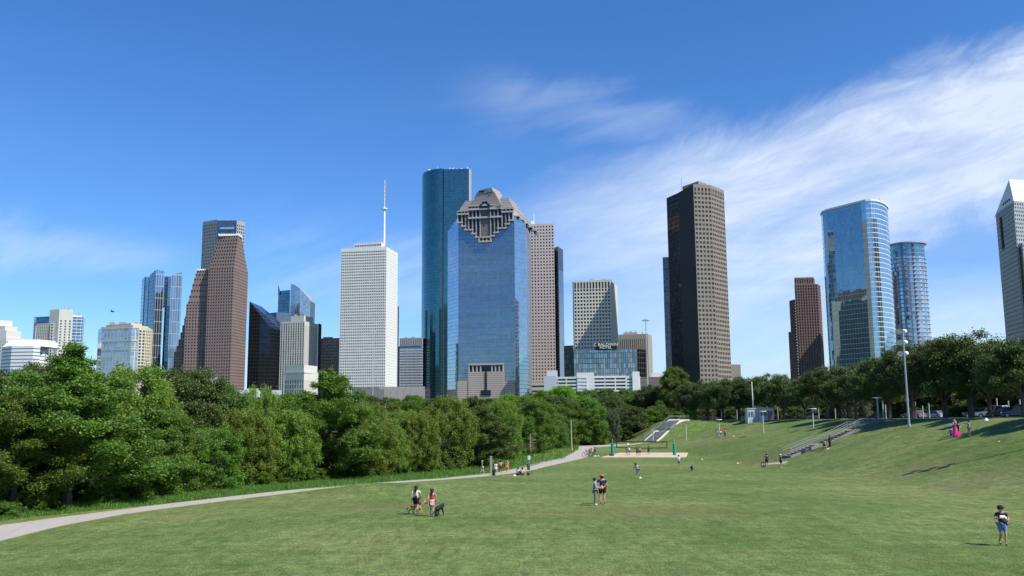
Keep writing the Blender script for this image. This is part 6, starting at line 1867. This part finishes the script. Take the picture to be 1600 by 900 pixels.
tree('bare', 'green', 41, 829, 650, 128, 'half-bare grey snag standing beside the green row', nleaf=5000, leaf=.092, **LFN)
tree('green', 'green', 28, 838, 622, 142, 'rounded fresh green tree behind the bare snag', wide=1.0, nleaf=65000, leaf=.105, **LFN)
tree('green', 'green', 25, 868, 632, 150, 'mid-green tree right of the bare snag', wide=1.1, nleaf=65000, leaf=.105, **LFN)
tree('green', 'bright', 29, 880, 604, 240, 'bright lime-green treetop in front of the white garage', wide=1.0, nleaf=65000, leaf=.105, **LFN)
tree('green', 'bright', 29, 795, 616, 225, 'small pale lime treetop under the crowned blue tower', wide=.7, nleaf=65000, leaf=.105, **LFN)
tree('green', 'green', 27, 893, 628, 200, 'tall green tree left of the round bush by the path end', wide=.9, nleaf=65000, leaf=.105, **LFN)
tree('green', 'shrub', 30, 928, 655, 212, 'round light green tree beside the end of the path', wide=1.2, nleaf=65000, leaf=.105, **LFN)
tree('oak', 'oak', 51, 957, 622, 255, 'dark oak behind the left end of the volleyball court', wide=1.0, nleaf=65000, leaf=.115, **LFN)
tree('oak', 'oak', 52, 985, 632, 232, 'dark oak with a thick trunk left of the far stairs', wide=1.0, nleaf=65000, leaf=.115, **LFN)
tree('green', 'silver', 30, 958, 640, 228, 'silvery leaved tree left of the dark oak by the far stairs', wide=.6, nleaf=65000, leaf=.105, **LFN)
tree('green', 'shrub', 28, 1030, 625, 262, 'yellow-green tree above the far stairs', wide=.7, nleaf=65000, leaf=.105, **LFN)
tree('green', 'green', 27, 1052, 574, 272, 'tall mid-green tree standing before the tan tower shaded flank', wide=.85, nleaf=65000, leaf=.105, **LFN)
tree('oak', 'oak', 53, 1018, 600, 280, 'dark rounded tree above the far stairs left of the tall one', wide=1.0, nleaf=65000, leaf=.115, **LFN)

# oak row on the bank
OG = 'live oaks in the row along the pavement on the bank'
oaks = [(1080, 598, 262, .9, 'live oak at the head of the far stairs'), (1104, 592, 248, .9, 'live oak right of the head of the far stairs'),
 (1127, 590, 232, .95, 'live oak behind the three ball players'), (1152, 591, 229, .9, 'live oak left of the white shed'),
 (1200, 583, 222, 1.0, 'live oak right behind the white shed'), (1222, 584, 213, .85, 'slim-trunked live oak left of the silver parked car'),
 (1255, 588, 204, .9, 'live oak right of the silver parked car'), (1288, 572, 193, 1.0, 'live oak behind the tallest slope lamp'),
 (1333, 570, 172, 1.05, 'live oak in the middle of the row over the bank'), (1365, 566, 158, .95, 'live oak behind the head of the near stairs'),
 (1384, 552, 150, 1.0, 'live oak right over the head of the near stairs'), (1420, 538, 139, 1.05, 'tall live oak behind the floodlight mast'),
 (1468, 530, 127, 1.0, 'tall live oak right of the floodlight mast'), (1507, 514, 121, .95, 'tallest live oak above the woman in pink'),
 (1538, 532, 117, .9, 'live oak above the woman in grey'), (1590, 527, 108, .95, 'large live oak with a thick trunk at the right edge')]
for i, (px, yt, d, wd, lb) in enumerate(oaks):
    tree('oak', 'oak', 51+i % 4, px, yt, d, lb, name='oak_tree', wide=wd, nleaf=65000, leaf=.115, group=OG)
tree('oak', 'oak', 52, 1700, 505, 90, 'live oak just beyond the right edge casting shade on the bank', name='oak_tree', wide=1.1, nleaf=65000, leaf=.115, group=OG)
# flowering pale tops
for px, yt, d, lb in ((1158, 588, 262, 'pale blossom-topped tree right of the tan tower foot'), (1325, 572, 215, 'pale-topped tree under the oval tower')):
    tree('green', 'silver', 22, px, yt, d, lb, wide=.9, nleaf=65000, leaf=.105)
# trees beyond the road
BG = 'trees beyond the road'
rb = random.Random(3)
k = 0
for px in range(1062, 1700, 15):
    d = interp(px, [1060, 1300, 1600], [300, 255, 190])+rb.uniform(-14, 24)
    yt = interp(px, [1060, 1180, 1250, 1330, 1400, 1480, 1600], [602, 598, 590, 592, 580, 560, 560])+rb.uniform(-2, 12)
    kd = rb.choice([('oak', 'oak', 51), ('oak', 'oak', 54), ('green', 'green', 25), ('green', 'oak', 26), ('green', 'oak', 27)])
    tree(kd[0], kd[1], kd[2], px, yt, d, 'dark background tree beyond the road behind the oak row', wide=rb.uniform(1.0, 1.35), group=BG, nleaf=65000, leaf=.115 if kd[0] == 'oak' else .13)
for px in range(1080, 1640, 14):
    d = interp(px, [1060, 1300, 1600], [268, 232, 170])+rb.uniform(-5, 8)
    tree('bush', 'oak', 61, px, 637+rb.uniform(-6, 4), d, 'dark hedge-like shrub beyond the road', name='shrub', cat='shrub', wide=rb.uniform(1.0, 1.6), group='shrubs beyond the road', nleaf=9000, leaf=.3, minh=1.6)
# far dark band under the towers
CG = 'distant trees in the band below the towers'
for px in range(-40, 1100, 13):
    for (da, yo) in ((300, 0), (238, 9)):
        d = da+rb.uniform(-28, 24)
        if px > 930: d = max(d, 282)
        yt = interp(px, [0, 350, 520, 560, 640, 720, 800, 900, 1000, 1100], [610, 622, 618, 618, 621, 626, 620, 610, 610, 604])+yo+rb.uniform(-5, 7)
        kd = rb.choice([('oak', 'oak', 51), ('green', 'green', 25), ('green', 'oak', 26), ('green', 'green', 27), ('oak', 'oak', 53)])
        tree(kd[0], kd[1], kd[2], px+rb.uniform(-5, 5), yt, d, 'dark green distant tree in the band below the towers', wide=rb.uniform(1.0, 1.4), group=CG, nleaf=65000, leaf=.115 if kd[0] == 'oak' else .13)
for i, px in enumerate(range(934, 1080, 9)):
    d = 246+rb.uniform(-2, 12)
    kd = rb.choice([('oak', 'oak', 52), ('green', 'oak', 26), ('green', 'green', 27), ('oak', 'oak', 53)])
    tree(kd[0], kd[1], kd[2], px, 640+rb.uniform(-12, 6), d, 'dark tree in the thicket behind the net and the far stairs', wide=rb.uniform(1.0, 1.3), group='thicket behind the far stairs', nleaf=65000, leaf=.115 if kd[0] == 'oak' else .105)
for i, px in enumerate(range(932, 1066, 8)):
    d = 240+rb.uniform(-1.5, 3)
    y0 = proj(onG(px, d))[1]
    tree('bush', rb.choice(['shrub', 'green', 'oak', 'oak']), 60+rb.randint(0, 2), px, y0-rb.uniform(12, 24), d, 'shrub at the foot of the thicket behind the net', name='shrub', cat='shrub', wide=rb.uniform(1.0, 1.6), group='shrubs behind the net', nleaf=9000, leaf=.3, minh=1)
# middle filler rows inside the wood
MG = 'trees deeper in the wood'
for px in range(-60, 900, 30):
    d = interp(px, [0, 500, 900], [105, 140, 195])+rb.uniform(-8, 14)
    yt = interp(px, [0, 300, 520, 700, 900], [612, 628, 640, 640, 636])+rb.uniform(-8, 14)
    kd = rb.choice([('green', 'green', 25), ('green', 'bluish', 26), ('olive', 'olive', 31), ('green', 'cypress', 21)])
    tree(kd[0], kd[1], kd[2], px+rb.uniform(-8, 8), yt, d, 'mid-green tree standing deeper in the wood', wide=rb.uniform(1.0, 1.3), group=MG, nleaf=80000 if kd[0] == 'olive' else 45000, leaf=.092 if kd[0] == 'olive' else .13)
# understory shrubs along the wood edge
SG = 'shrubs along the edge of the wood'
def edge_d(px):
    return interp(px, [-40, 0, 110, 240, 320, 430, 530, 610, 692, 766, 825, 880, 905], [51, 53, 57, 63, 68, 77, 83, 90, 99, 112, 124, 150, 185])
for px in range(-60, 905, 17):
    if 78 < px < 142: continue
    d = wood_edge(px)+rb.uniform(-.5, 2.5)
    hpx = interp(px, [0, 300, 700, 900], [62, 48, 30, 22])*rb.uniform(.55, 1.15)
    base = G(px, 0) if False else onG(px, d)
    y0 = proj(base)[1]
    tree('bush', rb.choice(['shrub', 'green', 'cypress', 'shrub']), 60+rb.randint(0, 2), px, y0-hpx*.62, d, 'low leafy shrub on the verge at the edge of the wood', name='shrub', cat='shrub', wide=rb.uniform(.9, 1.5), group=SG, nleaf=9000, leaf=.3, minh=.7)
for px in range(-60, 960, 11):
    if 90 < px < 130: continue
    d = wood_edge(px)+rb.uniform(3, 8)
    hpx = interp(px, [0, 300, 700, 900], [115, 90, 52, 30])*rb.uniform(.6, 1.1)
    y0 = proj(onG(px, d))[1]
    tree('bush', rb.choice(['cypress', 'green', 'oak']), 60+rb.randint(0, 2), px, y0-hpx*.75, d, 'dark shrub in the shade behind the verge', name='shrub', cat='shrub', wide=rb.uniform(.9, 1.4), group='shade shrubs inside the wood', nleaf=9000, leaf=.3, minh=1.2)

# verge of long grass
def verge():
    rng = np.random.default_rng(5); rr = random.Random(5)
    V = []; Fc = []
    n = 0
    mb_v = []
    for _ in range(60000):
        px = rr.uniform(-60, 905)
        e = edge_d(px)-.6; d = e+(wood_edge(px)+2.5-e)*rr.random()
        p = onG(px, d, 740)
        h = rr.uniform(.14, .50)*min(1, .25+(d-e)/2.5)
        a = rr.uniform(0, 6.28); wd = rr.uniform(.02, .045)
        lx, ly = rr.gauss(0, .12), rr.gauss(0, .12)
        mb_v += [(p.x-math.cos(a)*wd, p.y-math.sin(a)*wd, p.z-.02), (p.x+math.cos(a)*wd, p.y+math.sin(a)*wd, p.z-.02), (p.x+lx, p.y+ly, p.z+h)]
    me = bpy.data.meshes.new('grass'); N = len(mb_v)//3
    me.from_pydata(mb_v, [], [(3*i, 3*i+1, 3*i+2) for i in range(N)])
    me.materials.append(leaf_mat('verge_grass', (.105, .205, .034), transl=.35))
    o = bpy.data.objects.new('grass', me); COL.objects.link(o)
    tag(o, 'long rough grass on the verge between path and wood', 'grass', kind='stuff')
verge()
